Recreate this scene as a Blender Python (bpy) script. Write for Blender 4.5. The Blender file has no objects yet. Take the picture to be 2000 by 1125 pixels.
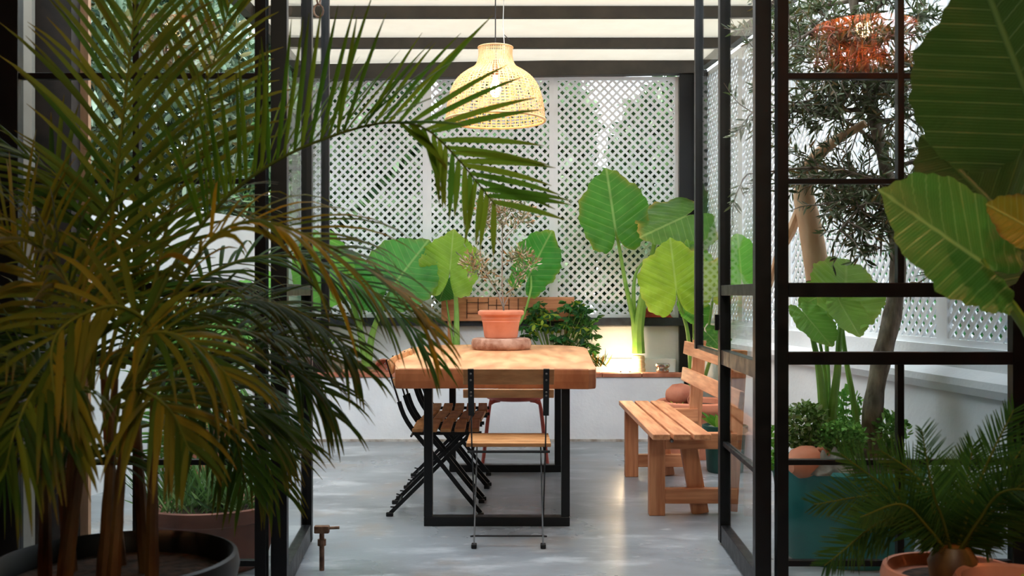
import bpy, math, random
import numpy as np
from mathutils import Vector as V, Matrix, Euler

# ------------------------------------------------------------------ camera, world, exposure
scene = bpy.context.scene
C = scene.collection
random.seed(7)
RNG = np.random.default_rng(7)
F = 2000.0           # focal length in pixels of a 2000 px wide frame
EYE = 1.11           # eye height
HOR = 575.0          # horizon row
cam_d = bpy.data.cameras.new('camera')
cam = bpy.data.objects.new('camera', cam_d)
C.objects.link(cam)
cam.location = (0, 0, EYE)
cam.rotation_euler = (math.pi/2, 0, 0)
cam_d.sensor_width = 36
cam_d.lens = 36*F/2000
cam_d.shift_y = (HOR-562.5)/2000
cam_d.clip_start = 0.05
cam_d.clip_end = 200
cam_d.dof.use_dof = True
cam_d.dof.focus_distance = 6.2
cam_d.dof.aperture_fstop = 6.3
scene.camera = cam

world = bpy.data.worlds.new('world'); scene.world = world
world.use_nodes = True
wn = world.node_tree.nodes; wl = world.node_tree.links
bg = wn['Background']
bg.inputs['Color'].default_value = (0.82, 0.91, 1.0, 1)
bg.inputs['Strength'].default_value = 2.3

sun_d = bpy.data.lights.new('sun', 'SUN'); sun_d.energy = 1.2; sun_d.angle = math.radians(50)
sun_d.color = (1.0, 0.93, 0.82)
sun = bpy.data.objects.new('sun', sun_d); C.objects.link(sun)
sun.rotation_euler = (math.radians(14), math.radians(-16), 0)

scene.view_settings.view_transform = 'Standard'
scene.view_settings.look = 'None'
scene.view_settings.gamma = 1
scene.view_settings.use_curve_mapping = False
scene.view_settings.exposure = 1.2
scene.cycles.use_denoising = True
scene.cycles.max_bounces = 10
scene.cycles.diffuse_bounces = 5
scene.cycles.glossy_bounces = 4
scene.cycles.transmission_bounces = 6
scene.cycles.transparent_max_bounces = 24
scene.cycles.sample_clamp_indirect = 6
scene.cycles.caustics_reflective = False
scene.cycles.caustics_refractive = False

# ------------------------------------------------------------------ helpers
def at(x, y, Y):
    """a point seen at (x, y) of the photograph at distance Y from the lens"""
    return V(((x-1000)*Y/F, Y, EYE+(HOR-y)*Y/F))

def lin(c):
    return tuple(((v/255)/12.92 if v/255 <= .04045 else ((v/255+.055)/1.055)**2.4) for v in c)

def new_mat(name):
    m = bpy.data.materials.new(name); m.use_nodes = True
    nt = m.node_tree
    return m, nt, nt.nodes, nt.links, nt.nodes['Principled BSDF']

def noisy(name, c1, c2, scale=8, rough=.5, rough2=None, stretch=(1,1,1), bump=0.0, metal=0, detail=6, spec=.5, bscale=None, lo=.35, hi=.65, coord='Object'):
    m, nt, n, l, p = new_mat(name)
    tc = n.new('ShaderNodeTexCoord'); mp = n.new('ShaderNodeMapping'); mp.inputs['Scale'].default_value = stretch
    l.new(tc.outputs[coord], mp.inputs['Vector'])
    no = n.new('ShaderNodeTexNoise'); no.inputs['Scale'].default_value = scale; no.inputs['Detail'].default_value = detail
    l.new(mp.outputs['Vector'], no.inputs['Vector'])
    cr = n.new('ShaderNodeValToRGB')
    cr.color_ramp.elements[0].position = lo; cr.color_ramp.elements[1].position = hi
    cr.color_ramp.elements[0].color = (*lin(c1), 1); cr.color_ramp.elements[1].color = (*lin(c2), 1)
    l.new(no.outputs['Fac'], cr.inputs['Fac']); l.new(cr.outputs['Color'], p.inputs['Base Color'])
    p.inputs['Roughness'].default_value = rough; p.inputs['Metallic'].default_value = metal
    p.inputs['Specular IOR Level'].default_value = spec
    if rough2 is not None:
        mr = n.new('ShaderNodeMapRange'); mr.inputs['To Min'].default_value = rough; mr.inputs['To Max'].default_value = rough2
        mr.inputs['From Min'].default_value = .3; mr.inputs['From Max'].default_value = .7
        l.new(no.outputs['Fac'], mr.inputs['Value']); l.new(mr.outputs['Result'], p.inputs['Roughness'])
    if bump:
        b = n.new('ShaderNodeBump'); b.inputs['Strength'].default_value = bump; b.inputs['Distance'].default_value = .01
        if bscale:
            n2 = n.new('ShaderNodeTexNoise'); n2.inputs['Scale'].default_value = bscale; n2.inputs['Detail'].default_value = 5
            l.new(mp.outputs['Vector'], n2.inputs['Vector']); l.new(n2.outputs['Fac'], b.inputs['Height'])
        else:
            l.new(no.outputs['Fac'], b.inputs['Height'])
        l.new(b.outputs['Normal'], p.inputs['Normal'])
    return m

def leafmat(name, trans=.45, rough=.4, spec=.4, veins=False, vs_=.8):
    """colour from the mesh colour attribute, part of the light passes through the blade"""
    m, nt, n, l, p = new_mat(name)
    a = n.new('ShaderNodeAttribute'); a.attribute_name = 'Col'
    col = a.outputs['Color']
    p.inputs['Roughness'].default_value = rough; p.inputs['Specular IOR Level'].default_value = spec
    out = n['Material Output']
    if veins:
        uv = n.new('ShaderNodeUVMap'); sp = n.new('ShaderNodeSeparateXYZ'); l.new(uv.outputs['UV'], sp.inputs[0])
        def math_(op, a_, b_=None, c_=None):
            q = n.new('ShaderNodeMath'); q.operation = op
            for i, v_ in enumerate((a_, b_, c_)):
                if v_ is None: continue
                if isinstance(v_, (int, float)): q.inputs[i].default_value = v_
                else: l.new(v_, q.inputs[i])
            return q.outputs[0]
        ax = math_('ABSOLUTE', sp.outputs['Y'])
        # lateral veins: x - k|y| periodic, curved outward
        t = math_('SUBTRACT', sp.outputs['X'], math_('MULTIPLY', ax, .55))
        ph = math_('FRACT', math_('MULTIPLY', math_('ADD', t, 2.0), 7.5))
        d = math_('ABSOLUTE', math_('SUBTRACT', ph, .5))
        lat = n.new('ShaderNodeMapRange'); l.new(d, lat.inputs['Value'])
        lat.inputs['From Min'].default_value = .0; lat.inputs['From Max'].default_value = .10; lat.inputs['To Min'].default_value = 1; lat.inputs['To Max'].default_value = 0
        mid = n.new('ShaderNodeMapRange'); l.new(ax, mid.inputs['Value'])
        mid.inputs['From Min'].default_value = .008; mid.inputs['From Max'].default_value = .03; mid.inputs['To Min'].default_value = 1; mid.inputs['To Max'].default_value = 0
        # fine net
        ph2 = math_('FRACT', math_('MULTIPLY', math_('ADD', t, 2.0), 37.5))
        d2 = math_('ABSOLUTE', math_('SUBTRACT', ph2, .5))
        fine = n.new('ShaderNodeMapRange'); l.new(d2, fine.inputs['Value'])
        fine.inputs['From Min'].default_value = .0; fine.inputs['From Max'].default_value = .3; fine.inputs['To Min'].default_value = .14; fine.inputs['To Max'].default_value = 0
        vv = math_('MAXIMUM', math_('MAXIMUM', math_('MULTIPLY', lat.outputs[0], .6), mid.outputs[0]), fine.outputs[0])
        mix = n.new('ShaderNodeMixRGB'); mix.blend_type = 'MIX'
        l.new(math_('MULTIPLY', vv, vs_), mix.inputs['Fac']); l.new(col, mix.inputs['Color1'])
        li = n.new('ShaderNodeMixRGB'); li.inputs['Fac'].default_value = .5; li.inputs['Color2'].default_value = (.60, .76, .26, 1); l.new(col, li.inputs['Color1'])
        l.new(li.outputs[0], mix.inputs['Color2'])
        no = n.new('ShaderNodeTexNoise'); no.inputs['Scale'].default_value = 9; no.inputs['Detail'].default_value = 5
        tc = n.new('ShaderNodeTexCoord'); l.new(tc.outputs['Object'], no.inputs['Vector'])
        mr = n.new('ShaderNodeMapRange'); l.new(no.outputs['Fac'], mr.inputs['Value']); mr.inputs['From Min'].default_value=.3; mr.inputs['From Max'].default_value=.7; mr.inputs['To Min'].default_value = .8; mr.inputs['To Max'].default_value = 1.15
        m2 = n.new('ShaderNodeMixRGB'); m2.blend_type = 'MULTIPLY'; m2.inputs['Fac'].default_value = 1
        l.new(mix.outputs[0], m2.inputs['Color1']); l.new(mr.outputs[0], m2.inputs['Color2'])
        col = m2.outputs[0]
        b = n.new('ShaderNodeBump'); b.inputs['Strength'].default_value = .5; b.inputs['Distance'].default_value = .004
        l.new(vv, b.inputs['Height']); l.new(b.outputs[0], p.inputs['Normal'])
    l.new(col, p.inputs['Base Color'])
    tr = n.new('ShaderNodeBsdfTranslucent')
    br = n.new('ShaderNodeMixRGB'); br.blend_type = 'MIX'; br.inputs['Fac'].default_value = .22; br.inputs['Color2'].default_value = (.30, .54, .07, 1)
    l.new(col, br.inputs['Color1']); l.new(br.outputs[0], tr.inputs['Color'])
    ms = n.new('ShaderNodeMixShader'); ms.inputs['Fac'].default_value = trans
    l.new(p.outputs[0], ms.inputs[1]); l.new(tr.outputs[0], ms.inputs[2]); l.new(ms.outputs[0], out.inputs['Surface'])
    return m

def emis(name, col, s):
    m, nt, n, l, p = new_mat(name)
    p.inputs['Emission Color'].default_value = (*col, 1); p.inputs['Emission Strength'].default_value = s
    return m

M = {}
M['wall'] = noisy('white_plaster', (226,228,233), (240,242,245), 3, .75, bump=.25, bscale=40)
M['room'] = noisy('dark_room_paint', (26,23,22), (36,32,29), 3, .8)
M['floor'] = noisy('polished_concrete', (118,124,132), (160,166,172), 1.1, .20, .42, detail=12, bump=.05, bscale=60, lo=.2, hi=.8)
M['steel'] = noisy('black_steel', (6,7,10), (12,13,16), 20, .34, .46, spec=.4)
M['beam'] = noisy('dark_beam_paint', (52,48,42), (68,62,54), 6, .6)
M['navy'] = noisy('weathered_dark_rail', (28,32,40), (48,54,64), 14, .5, bump=.3)
M['lattice'] = noisy('white_lattice_paint', (232,234,238), (242,243,246), 5, .6)
M['wood'] = noisy('warm_wood', (184,118,80), (222,158,114), 3, .5, stretch=(14,1.2,14), bump=.15)
M['woodx'] = noisy('warm_wood_across', (180,110,70), (216,148,104), 3, .5, stretch=(1.2,14,14), bump=.15)
M['woodz'] = noisy('warm_wood_upright', (180,110,70), (214,146,102), 3, .5, stretch=(14,14,1.2), bump=.15)
M['table'] = noisy('honey_slab_wood', (192,130,88), (226,170,122), 2.2, .38, .5, stretch=(6,1,6), bump=.08)
M['slat'] = noisy('oiled_acacia', (176,120,70), (210,152,98), 4, .5, stretch=(9,2,9), bump=.12)
M['terra'] = noisy('terracotta', (206,124,92), (226,148,116), 7, .75, bump=.15)
M['terra2'] = noisy('weathered_terracotta', (150,84,60), (198,128,100), 6, .8, bump=.3)
M['stone'] = noisy('mottled_clay_disc', (142,96,74), (186,150,130), 14, .8, bump=.5, lo=.4, hi=.62)
M['teal'] = noisy('teal_glaze', (14,104,100), (30,132,126), 3, .35, .5, bump=.1)
M['greenpot'] = noisy('dark_green_plastic', (18,66,60), (30,84,76), 5, .45)
M['blackpot'] = noisy('black_plastic', (12,15,19), (22,24,28), 6, .45)
M['soil'] = noisy('soil', (40,28,20), (84,62,46), 40, .95, bump=.8)
M['gravel'] = noisy('pale_gravel_soil', (90,78,62), (190,182,165), 60, .9, bump=.9)
M['rattan'] = noisy('rattan', (216,168,112), (240,200,146), 20, .6)
M['straw'] = noisy('orange_straw', (200,96,36), (230,130,60), 20, .6)
M['red'] = noisy('dusty_red_metal', (188,84,72), (204,104,92), 5, .45)
M['cloth'] = noisy('rust_cloth', (150,54,44), (190,84,66), 12, .9, bump=.3)
M['chrome'] = noisy('steel_tin', (190,180,170), (215,205,196), 8, .25, metal=1)
M['rust'] = noisy('rusty_metal', (92,66,52), (150,118,96), 30, .6, metal=.6)
M['bark'] = noisy('olive_bark', (96,82,72), (160,144,130), 9, .85, stretch=(3,3,1), bump=.7)
M['pale'] = noisy('pale_peeled_log', (196,150,112), (226,186,150), 5, .75, stretch=(4,4,.7), bump=.3)
M['darkcut'] = noisy('dark_cut_end', (70,42,34), (100,62,50), 12, .9)
M['fabric'] = noisy('cream_shade_cloth', (232,220,196), (240,230,208), 4, .9)
M['greystone'] = noisy('grey_rag', (110,108,102), (160,156,148), 12, .9, bump=.4)
M['cane'] = noisy('palm_cane', (86,50,24), (120,84,38), 12, .5, stretch=(2,2,.8))
M['petiole'] = noisy('green_petiole', (112,158,62), (150,188,88), 6, .45)
M['petiole_d'] = noisy('dim_petiole', (84,116,36), (120,150,60), 6, .45)
M['stalkbase'] = noisy('pale_stalk_base', (196,170,126), (228,206,164), 18, .7, stretch=(1,1,5), bump=.5)
M['dark'] = noisy('dark_gap_wood', (30,22,18), (52,40,32), 12, .8)
M['bolt'] = noisy('dull_steel', (120,120,120), (160,160,158), 8, .35, metal=1)
M['cord'] = noisy('dark_cord', (34,30,28), (44,40,36), 8, .6)
M['plasticw'] = noisy('white_plastic', (220,218,212), (236,234,230), 8, .5)
M['leaf'] = leafmat('palm_leaf', .34, .6, .12)
M['olive'] = leafmat('olive_leaf', .18, .5, .35)
M['ear'] = leafmat('elephant_ear_leaf', .5, .4, .35, veins=True)
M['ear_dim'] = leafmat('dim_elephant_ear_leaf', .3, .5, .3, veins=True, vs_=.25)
M['herb'] = leafmat('herb_leaf', .35, .5, .3)
# fabric lets daylight through
def fabric():
    m = M['fabric']; n = m.node_tree.nodes; l = m.node_tree.links; p = n['Principled BSDF']
    tr = n.new('ShaderNodeBsdfTranslucent'); tr.inputs['Color'].default_value = (1.0, .90, .74, 1)
    ms = n.new('ShaderNodeMixShader'); ms.inputs['Fac'].default_value = .13
    l.new(p.outputs[0], ms.inputs[1]); l.new(tr.outputs[0], ms.inputs[2]); l.new(ms.outputs[0], n['Material Output'].inputs['Surface'])
fabric()
def glass():
    m, nt, n, l, p = new_mat('window_glass')
    n.remove(p)
    lw = n.new('ShaderNodeLayerWeight'); lw.inputs['Blend'].default_value = .5
    pw = n.new('ShaderNodeMath'); pw.operation = 'POWER'; pw.inputs[1].default_value = 5; l.new(lw.outputs['Facing'], pw.inputs[0])
    mx = n.new('ShaderNodeMath'); mx.operation = 'MULTIPLY_ADD'; mx.inputs[1].default_value = .35; mx.inputs[2].default_value = .028; l.new(pw.outputs[0], mx.inputs[0])
    tr = n.new('ShaderNodeBsdfTransparent'); tr.inputs['Color'].default_value = (.955, .975, .97, 1)
    gl = n.new('ShaderNodeBsdfGlossy'); gl.inputs['Roughness'].default_value = .015
    ms = n.new('ShaderNodeMixShader'); l.new(mx.outputs[0], ms.inputs[0]); l.new(tr.outputs[0], ms.inputs[1]); l.new(gl.outputs[0], ms.inputs[2])
    l.new(ms.outputs[0], n['Material Output'].inputs['Surface'])
    return m
M['glass'] = glass()
M['bulb'] = emis('bulb_glow', (1, .74, .42), 30)
M['bulb_dim'] = emis('dim_bulb_glow', (1, .5, .2), 2.5)
M['uplight'] = emis('uplight_glow', (1, .78, .5), 22)

def concrete():
    m = M['floor']; n = m.node_tree.nodes; l = m.node_tree.links; p = n['Principled BSDF']
    tc = n.new('ShaderNodeTexCoord')
    def layer(scale, stretch, c, lo, hi, amt, prev):
        mp = n.new('ShaderNodeMapping'); mp.inputs['Scale'].default_value = stretch; l.new(tc.outputs['Object'], mp.inputs['Vector'])
        no = n.new('ShaderNodeTexNoise'); no.inputs['Scale'].default_value = scale; no.inputs['Detail'].default_value = 9; no.inputs['Roughness'].default_value = .6
        l.new(mp.outputs[0], no.inputs['Vector'])
        mr = n.new('ShaderNodeMapRange'); mr.interpolation_type = 'SMOOTHSTEP'; l.new(no.outputs['Fac'], mr.inputs['Value'])
        mr.inputs['From Min'].default_value = lo; mr.inputs['From Max'].default_value = hi; mr.inputs['To Max'].default_value = amt
        mx = n.new('ShaderNodeMixRGB'); l.new(mr.outputs[0], mx.inputs['Fac']); mx.inputs['Color2'].default_value = (*lin(c), 1)
        if prev is None: mx.inputs['Color1'].default_value = (*lin((142,148,154)), 1)
        else: l.new(prev, mx.inputs['Color1'])
        return mx.outputs[0]
    prev = layer(1.1, (1,1.6,1), (108,112,116), .42, .68, .8, None)
    prev = layer(2.3, (1,2.2,1), (182,187,192), .50, .70, .75, prev)
    prev = layer(1.7, (1.3,1,1), (148,132,116), .52, .72, .6, prev)
    prev = layer(9, (1,1.5,1), (202,205,208), .60, .74, .5, prev)
    l.new(prev, p.inputs['Base Color'])
concrete()
def wloc(o):
    p = V((0,0,0))
    while o is not None:
        p += o.location; o = o.parent
    return p

def tag(o, label=None, cat=None, group=None, kind=None):
    if label: o['label'] = label
    if cat: o['category'] = cat
    if group: o['group'] = group
    if kind: o['kind'] = kind
    return o

def empty(name, loc, label, cat, group=None, kind=None, rz=0):
    o = bpy.data.objects.new(name, None); C.objects.link(o); o.empty_display_size = .1
    o.location = loc; o.rotation_euler.z = rz
    return tag(o, label, cat, group, kind)

class MB:
    def __init__(s): s.v = []; s.f = []; s.c = None; s.uv = None
    def add(s, vs, fs):
        b = len(s.v); s.v += [tuple(p) for p in vs]; s.f += [tuple(i+b for i in f) for f in fs]; return s
    def box(s, x0, x1, y0, y1, z0, z1):
        return s.add([(x0,y0,z0),(x1,y0,z0),(x1,y1,z0),(x0,y1,z0),(x0,y0,z1),(x1,y0,z1),(x1,y1,z1),(x0,y1,z1)],
              [(0,3,2,1),(4,5,6,7),(0,1,5,4),(1,2,6,5),(2,3,7,6),(3,0,4,7)])
    def bar(s, a, b, w, h, up=(0,0,1)):
        """rectangular bar from a to b, w across, h along up"""
        a = V(a); b = V(b); t = (b-a).normalized(); u = V(up)
        sd = t.cross(u)
        if sd.length < 1e-4: sd = t.cross(V((1,0,0)))
        sd.normalize(); u = sd.cross(t).normalized()
        vs = []
        for p in (a, b):
            for i, j in ((-1,-1),(1,-1),(1,1),(-1,1)): vs.append(p+sd*(i*w/2)+u*(j*h/2))
        return s.add(vs, [(0,1,2,3),(7,6,5,4),(0,4,5,1),(1,5,6,2),(2,6,7,3),(3,7,4,0)])
    def strip(s, pts, w, h, side):
        """flat bar following pts, w along side, h thickness"""
        pts = [V(p) for p in pts]; sd = V(side).normalized(); vs = []; fs = []
        for i, p in enumerate(pts):
            t = (pts[min(i+1,len(pts)-1)]-pts[max(i-1,0)]).normalized(); u = t.cross(sd).normalized()
            for a, b in ((-1,-1),(1,-1),(1,1),(-1,1)): vs.append(p+sd*(a*w/2)+u*(b*h/2))
        for i in range(len(pts)-1):
            for k in range(4): fs.append((i*4+k, i*4+(k+1)%4, i*4+4+(k+1)%4, i*4+4+k))
        n = len(pts)*4; fs += [(3,2,1,0),(n-4,n-3,n-2,n-1)]
        return s.add(vs, fs)
    def tube(s, pts, r, n=8):
        pts = [V(p) for p in pts]
        rs = r if isinstance(r, (list, tuple)) else [r]*len(pts)
        vs = []; fs = []; ref = V((0.13,.07,1)).normalized()
        prev = None
        for i, p in enumerate(pts):
            t = (pts[min(i+1,len(pts)-1)]-pts[max(i-1,0)]).normalized()
            if prev is None:
                a = t.cross(ref)
                if a.length < .1: a = t.cross(V((1,0,0)))
            else: a = prev-t*prev.dot(t)
            a.normalize(); prev = a; b = t.cross(a)
            for k in range(n):
                an = 2*math.pi*k/n; vs.append(p+(a*math.cos(an)+b*math.sin(an))*rs[i])
        for i in range(len(pts)-1):
            for k in range(n): fs.append((i*n+k, i*n+(k+1)%n, i*n+n+(k+1)%n, i*n+n+k))
        fs.append(tuple(range(n-1,-1,-1))); fs.append(tuple((len(pts)-1)*n+k for k in range(n)))
        return s.add(vs, fs)
    def lathe(s, prof, n=36, c=(0,0,0), close=False):
        vs = []; fs = []; c = V(c)
        for r, z in prof:
            for k in range(n):
                an = 2*math.pi*k/n; vs.append((c.x+r*math.cos(an), c.y+r*math.sin(an), c.z+z))
        m = len(prof)
        for i in range(m-1):
            for k in range(n): fs.append((i*n+k, i*n+(k+1)%n, i*n+n+(k+1)%n, i*n+n+k))
        if close: fs.append(tuple(range(n-1,-1,-1))); fs.append(tuple((m-1)*n+k for k in range(n)))
        return s.add(vs, fs)
    def build(s, name, mat, parent=None, world=False, smooth=False, bevel=0, label=None, kind=None, flip=False):
        me = bpy.data.meshes.new(name)
        off = wloc(parent) if (world and parent is not None) else V((0,0,0))
        v = s.v if off.length == 0 else [(p[0]-off.x, p[1]-off.y, p[2]-off.z) for p in s.v]
        me.from_pydata(v, [], s.f)
        if isinstance(mat, (list, tuple)):
            for q in mat: me.materials.append(q)
        else: me.materials.append(mat)
        if smooth:
            me.polygons.foreach_set('use_smooth', [True]*len(me.polygons))
            try: me.set_sharp_from_angle(angle=math.radians(40))
            except Exception: pass
        o = bpy.data.objects.new(name, me); C.objects.link(o)
        if parent is not None: o.parent = parent
        if bevel:
            b = o.modifiers.new('bevel', 'BEVEL'); b.width = bevel; b.segments = 2; b.limit_method = 'ANGLE'
        if label: o['label'] = label
        if kind: o['kind'] = kind
        me.update()
        return o

def colmesh(name, verts, faces_quads, cols, mat, parent=None, smooth=True, uv=None, kind=None, label=None):
    """fast mesh of quads with a colour per vertex; verts in world space"""
    verts = np.asarray(verts, dtype=np.float32); faces = np.asarray(faces_quads, dtype=np.int32)
    off = wloc(parent) if parent is not None else V((0,0,0))
    verts = verts-np.array(off, dtype=np.float32)
    me = bpy.data.meshes.new(name)
    me.vertices.add(len(verts)); me.vertices.foreach_set('co', verts.ravel())
    me.loops.add(faces.size); me.loops.foreach_set('vertex_index', faces.ravel())
    me.polygons.add(len(faces))
    me.polygons.foreach_set('loop_start', np.arange(0, faces.size, 4, dtype=np.int32))
    me.polygons.foreach_set('loop_total', np.full(len(faces), 4, dtype=np.int32))
    me.update(calc_edges=True); me.validate()
    ca = me.color_attributes.new('Col', 'FLOAT_COLOR', 'POINT')
    cc = np.ones((len(verts), 4), dtype=np.float32); cc[:, :3] = cols
    ca.data.foreach_set('color', cc.ravel())
    if uv is not None:
        ul = me.uv_layers.new(name='UVMap')
        vi = np.empty(len(me.loops), dtype=np.int32); me.loops.foreach_get('vertex_index', vi)
        ul.data.foreach_set('uv', np.asarray(uv, dtype=np.float32)[vi].ravel())
    if smooth: me.polygons.foreach_set('use_smooth', np.ones(len(me.polygons), dtype=bool))
    me.materials.append(mat)
    o = bpy.data.objects.new(name, me); C.objects.link(o)
    if parent is not None: o.parent = parent
    if kind: o['kind'] = kind
    if label: o['label'] = label
    return o

def norm(a): return a/np.maximum(np.linalg.norm(a, axis=-1, keepdims=True), 1e-9)

def leaves(name, P, D, L, W, col, mat, parent, kind='stuff', fold=.25, label=None):
    """many small oval leaves; P base points, D directions"""
    P = np.asarray(P, float); D = norm(np.asarray(D, float)); n = len(P)
    L = np.broadcast_to(np.asarray(L, float), (n,))[:, None]; W = np.broadcast_to(np.asarray(W, float), (n,))[:, None]
    r = RNG.normal(size=(n, 3)); S = norm(np.cross(D, r)); N = np.cross(S, D)
    v = np.stack([P, P+D*L*.33+S*W*.5+N*W*fold, P+D*L*.72+S*W*.42+N*W*fold, P+D*L, P+D*L*.72-S*W*.42+N*W*fold, P+D*L*.33-S*W*.5+N*W*fold], 1)
    i = (np.arange(n)*6)[:, None]
    f = np.concatenate([i+np.array([0,1,2,3]), i+np.array([0,3,4,5])], 0)
    c = np.repeat(np.asarray(col, float)[:, None, :], 6, 1).reshape(-1, 3)
    return colmesh(name, v.reshape(-1, 3), f, c, mat, parent, smooth=False, kind=kind, label=label)

def mixcols(n, palette, w=None):
    pal = np.array([lin(c) for c in palette]); k = RNG.choice(len(pal), n, p=w)
    return np.clip(pal[k]*RNG.uniform(.75, 1.25, (n, 1)), 0, 1)

def crom(pts, n):
    pts = [V(p) for p in pts]; P = [pts[0]*2-pts[1]]+pts+[pts[-1]*2-pts[-2]]
    # resample by length
    dense = []
    for i in range(1, len(P)-2):
        for k in range(12):
            t = k/12; a, b, c, d = P[i-1], P[i], P[i+1], P[i+2]
            dense.append(.5*((2*b)+(c-a)*t+(2*a-5*b+4*c-d)*t*t+(3*b-a-3*c+d)*t**3))
    dense.append(P[-2])
    L = [0]
    for i in range(1, len(dense)): L.append(L[-1]+(dense[i]-dense[i-1]).length)
    out = []; j = 0
    for k in range(n):
        s = L[-1]*k/(n-1)
        while j < len(L)-2 and L[j+1] < s: j += 1
        u = (s-L[j])/max(L[j+1]-L[j], 1e-9); out.append(dense[j].lerp(dense[j+1], min(max(u,0),1)))
    return out

def copy_tree(o, parent=None):
    c = o.copy(); C.objects.link(c)
    if parent is not None: c.parent = parent
    for ch in list(o.children): copy_tree(ch, c)
    return c

# ------------------------------------------------------------------ setting
BW = 8.2                                   # back lattice wall
def rwx(Y): return 1.435+(8.2-Y)*.1036     # right garden wall runs slightly outward
def lwx(Y): return -1.69-(8.2-Y)*.2465     # left garden wall

ZR = 2.94
f = MB().box(-3.2, 3.2, -2.6, 3.62, -.06, 0).build('floor', M['floor']); tag(f, 'dim concrete floor inside the house', 'floor', kind='structure')
f = MB().add([(-3.2,3.62,0),(3.2,3.62,0),(3.2,9,0),(-3.2,9,0),(-3.2,3.62,-.06),(3.2,3.62,-.06),(3.2,9,-.06),(-3.2,9,-.06)],
             [(0,1,2,3),(7,6,5,4),(0,4,5,1),(1,5,6,2),(2,6,7,3),(3,7,4,0)]).build('floor', M['floor']); tag(f, 'polished grey concrete floor of the patio under the table', 'floor', kind='structure')
g = MB().box(-12, 12, 8.98, 16, -.3, -.08).box(-12,-3.2,3,9,-.3,-.08).box(3.2,12,3,9,-.3,-.08).build('ground', M['soil']); tag(g, 'bare garden ground beyond the lattice', 'ground', kind='structure')

def wall(name, mb, mat, label): return tag(mb.build(name, mat), label, 'wall', kind='structure')
wall('wall_room_left', MB().box(-3.3,-3.2,-2.6,3.6,0,3.1), M['room'], 'dark inner wall left of the palm')
wall('wall_room_right', MB().box(3.2,3.3,-2.6,3.6,0,3.1), M['room'], 'dark inner wall right of the big leaves')
wall('wall_room_back', MB().box(-3.3,3.3,-2.7,-2.6,0,3.1), M['room'], 'dark inner wall behind the viewer')
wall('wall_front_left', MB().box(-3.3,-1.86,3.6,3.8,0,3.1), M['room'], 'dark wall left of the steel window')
wall('wall_front_right', MB().box(1.88,3.3,3.6,3.8,0,3.1), M['room'], 'dark wall right of the steel window')
wall('wall_front_top', MB().box(-1.86,1.88,3.6,3.8,2.86,3.1), M['room'], 'dark wall above the steel doors')
tag(MB().box(-3.3,3.3,-2.7,3.8,3.1,3.2).build('ceiling', M['room']), 'dark ceiling inside the house', 'ceiling', kind='structure')

# back wall: low white wall, ledge and dark rail
r = empty('wall_back', (0, BW, 0), 'low white plaster wall behind the planter under the lattice', 'wall', kind='structure')
MB().box(-1.75, 1.5, BW-.02, BW+.16, -.05, .86).build('plaster', M['wall'], r, world=True, bevel=.01)
MB().box(-1.75, 1.3, BW-.07, BW-.02, .4, .60).build('lower_step', M['wall'], r, world=True, bevel=.01)
# left wall
def slant_wall(mb, fx, y0, y1, t, z0, z1, sgn):
    a0, a1 = fx(y0), fx(y1)
    return mb.add([(a0,y0,z0),(a1,y1,z0),(a1+sgn*t,y1,z0),(a0+sgn*t,y0,z0),(a0,y0,z1),(a1,y1,z1),(a1+sgn*t,y1,z1),(a0+sgn*t,y0,z1)],
           [(0,3,2,1),(4,5,6,7),(0,1,5,4),(1,2,6,5),(2,3,7,6),(3,0,4,7)])
wall('wall_left', slant_wall(MB(), lwx, 3.8, 8.36, .15, -.05, 1.66, -1), M['wall'], 'white garden wall seen through the palm fronds')
r = empty('wall_right', (rwx(6), 6, 0), 'white garden wall with a sloping ledge behind the teal pot', 'wall', kind='structure')
slant_wall(MB(), lambda y: rwx(y)+.04, 3.8, 8.36, .2, -.05, .76, 1).build('plaster', M['wall'], r, world=True)
def ledge():
    mb = MB(); vs = []
    for y in (3.8, 8.36):
        x = rwx(y)
        vs += [(x+.01,y,.70),(x-.01,y,.735),(x-.01,y,.765),(x+.05,y,.80),(x+.24,y,.80),(x+.24,y,.70)]
    return mb.add(vs, [(k, (k+1)%6, 6+(k+1)%6, 6+k) for k in range(6)]+[(5,4,3,2,1,0),(6,7,8,9,10,11)])
ledge().build('ledge', M['wall'], r, world=True)
slant_wall(MB(), lambda y: rwx(y)+.05, 3.8, 8.36, .12, .78, .89, 1).build('upstand', M['wall'], r, world=True)

# dark rail, posts, beams, shade cloth
tag(MB().box(-1.7, 1.40, BW-.09, BW+.06, .862, .925).build('trim_1', M['navy'], bevel=.004), 'weathered dark rail along the foot of the back lattice', 'rail', kind='structure')
tag(MB().box(1.33, 1.46, BW-.07, BW+.06, -.02, 2.87).build('trim_2', M['steel']), 'thick black corner post at the right end of the lattice', 'post', kind='structure')
tag(MB().box(1.465, 1.53, BW-.18, BW-.1, -.02, 2.87).build('trim_3', M['steel']), 'second black post close beside the right corner', 'post', kind='structure')
tag(MB().box(-1.66, -1.60, BW-.09, BW-.02, .55, 2.8).build('trim_4', noisy('blue_grey_post', (84,104,120), (104,124,138), 6, .5)), 'thin blue-grey post at the left end of the lattice', 'post', kind='structure')
mb = MB(); mb.bar((-1.72, BW-.04, 2.87), (1.5, BW-.04, 2.925), .1, .12); tag(mb.build('trim_5', M['beam'], bevel=.004), 'dark beam over the back lattice', 'beam', kind='structure')
roof = empty('roof', (0, 6, ZR), 'cream shade-cloth patio roof on dark beams', 'roof', kind='structure')
yb = [7.47, 6.65, 5.83]
for i, y in enumerate(yb):
    MB().box(-1.74, rwx(y)+.1, y, y+.05, ZR-.03, ZR+.045).build('beam', M['beam'], roof, world=True, bevel=.003)
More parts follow.
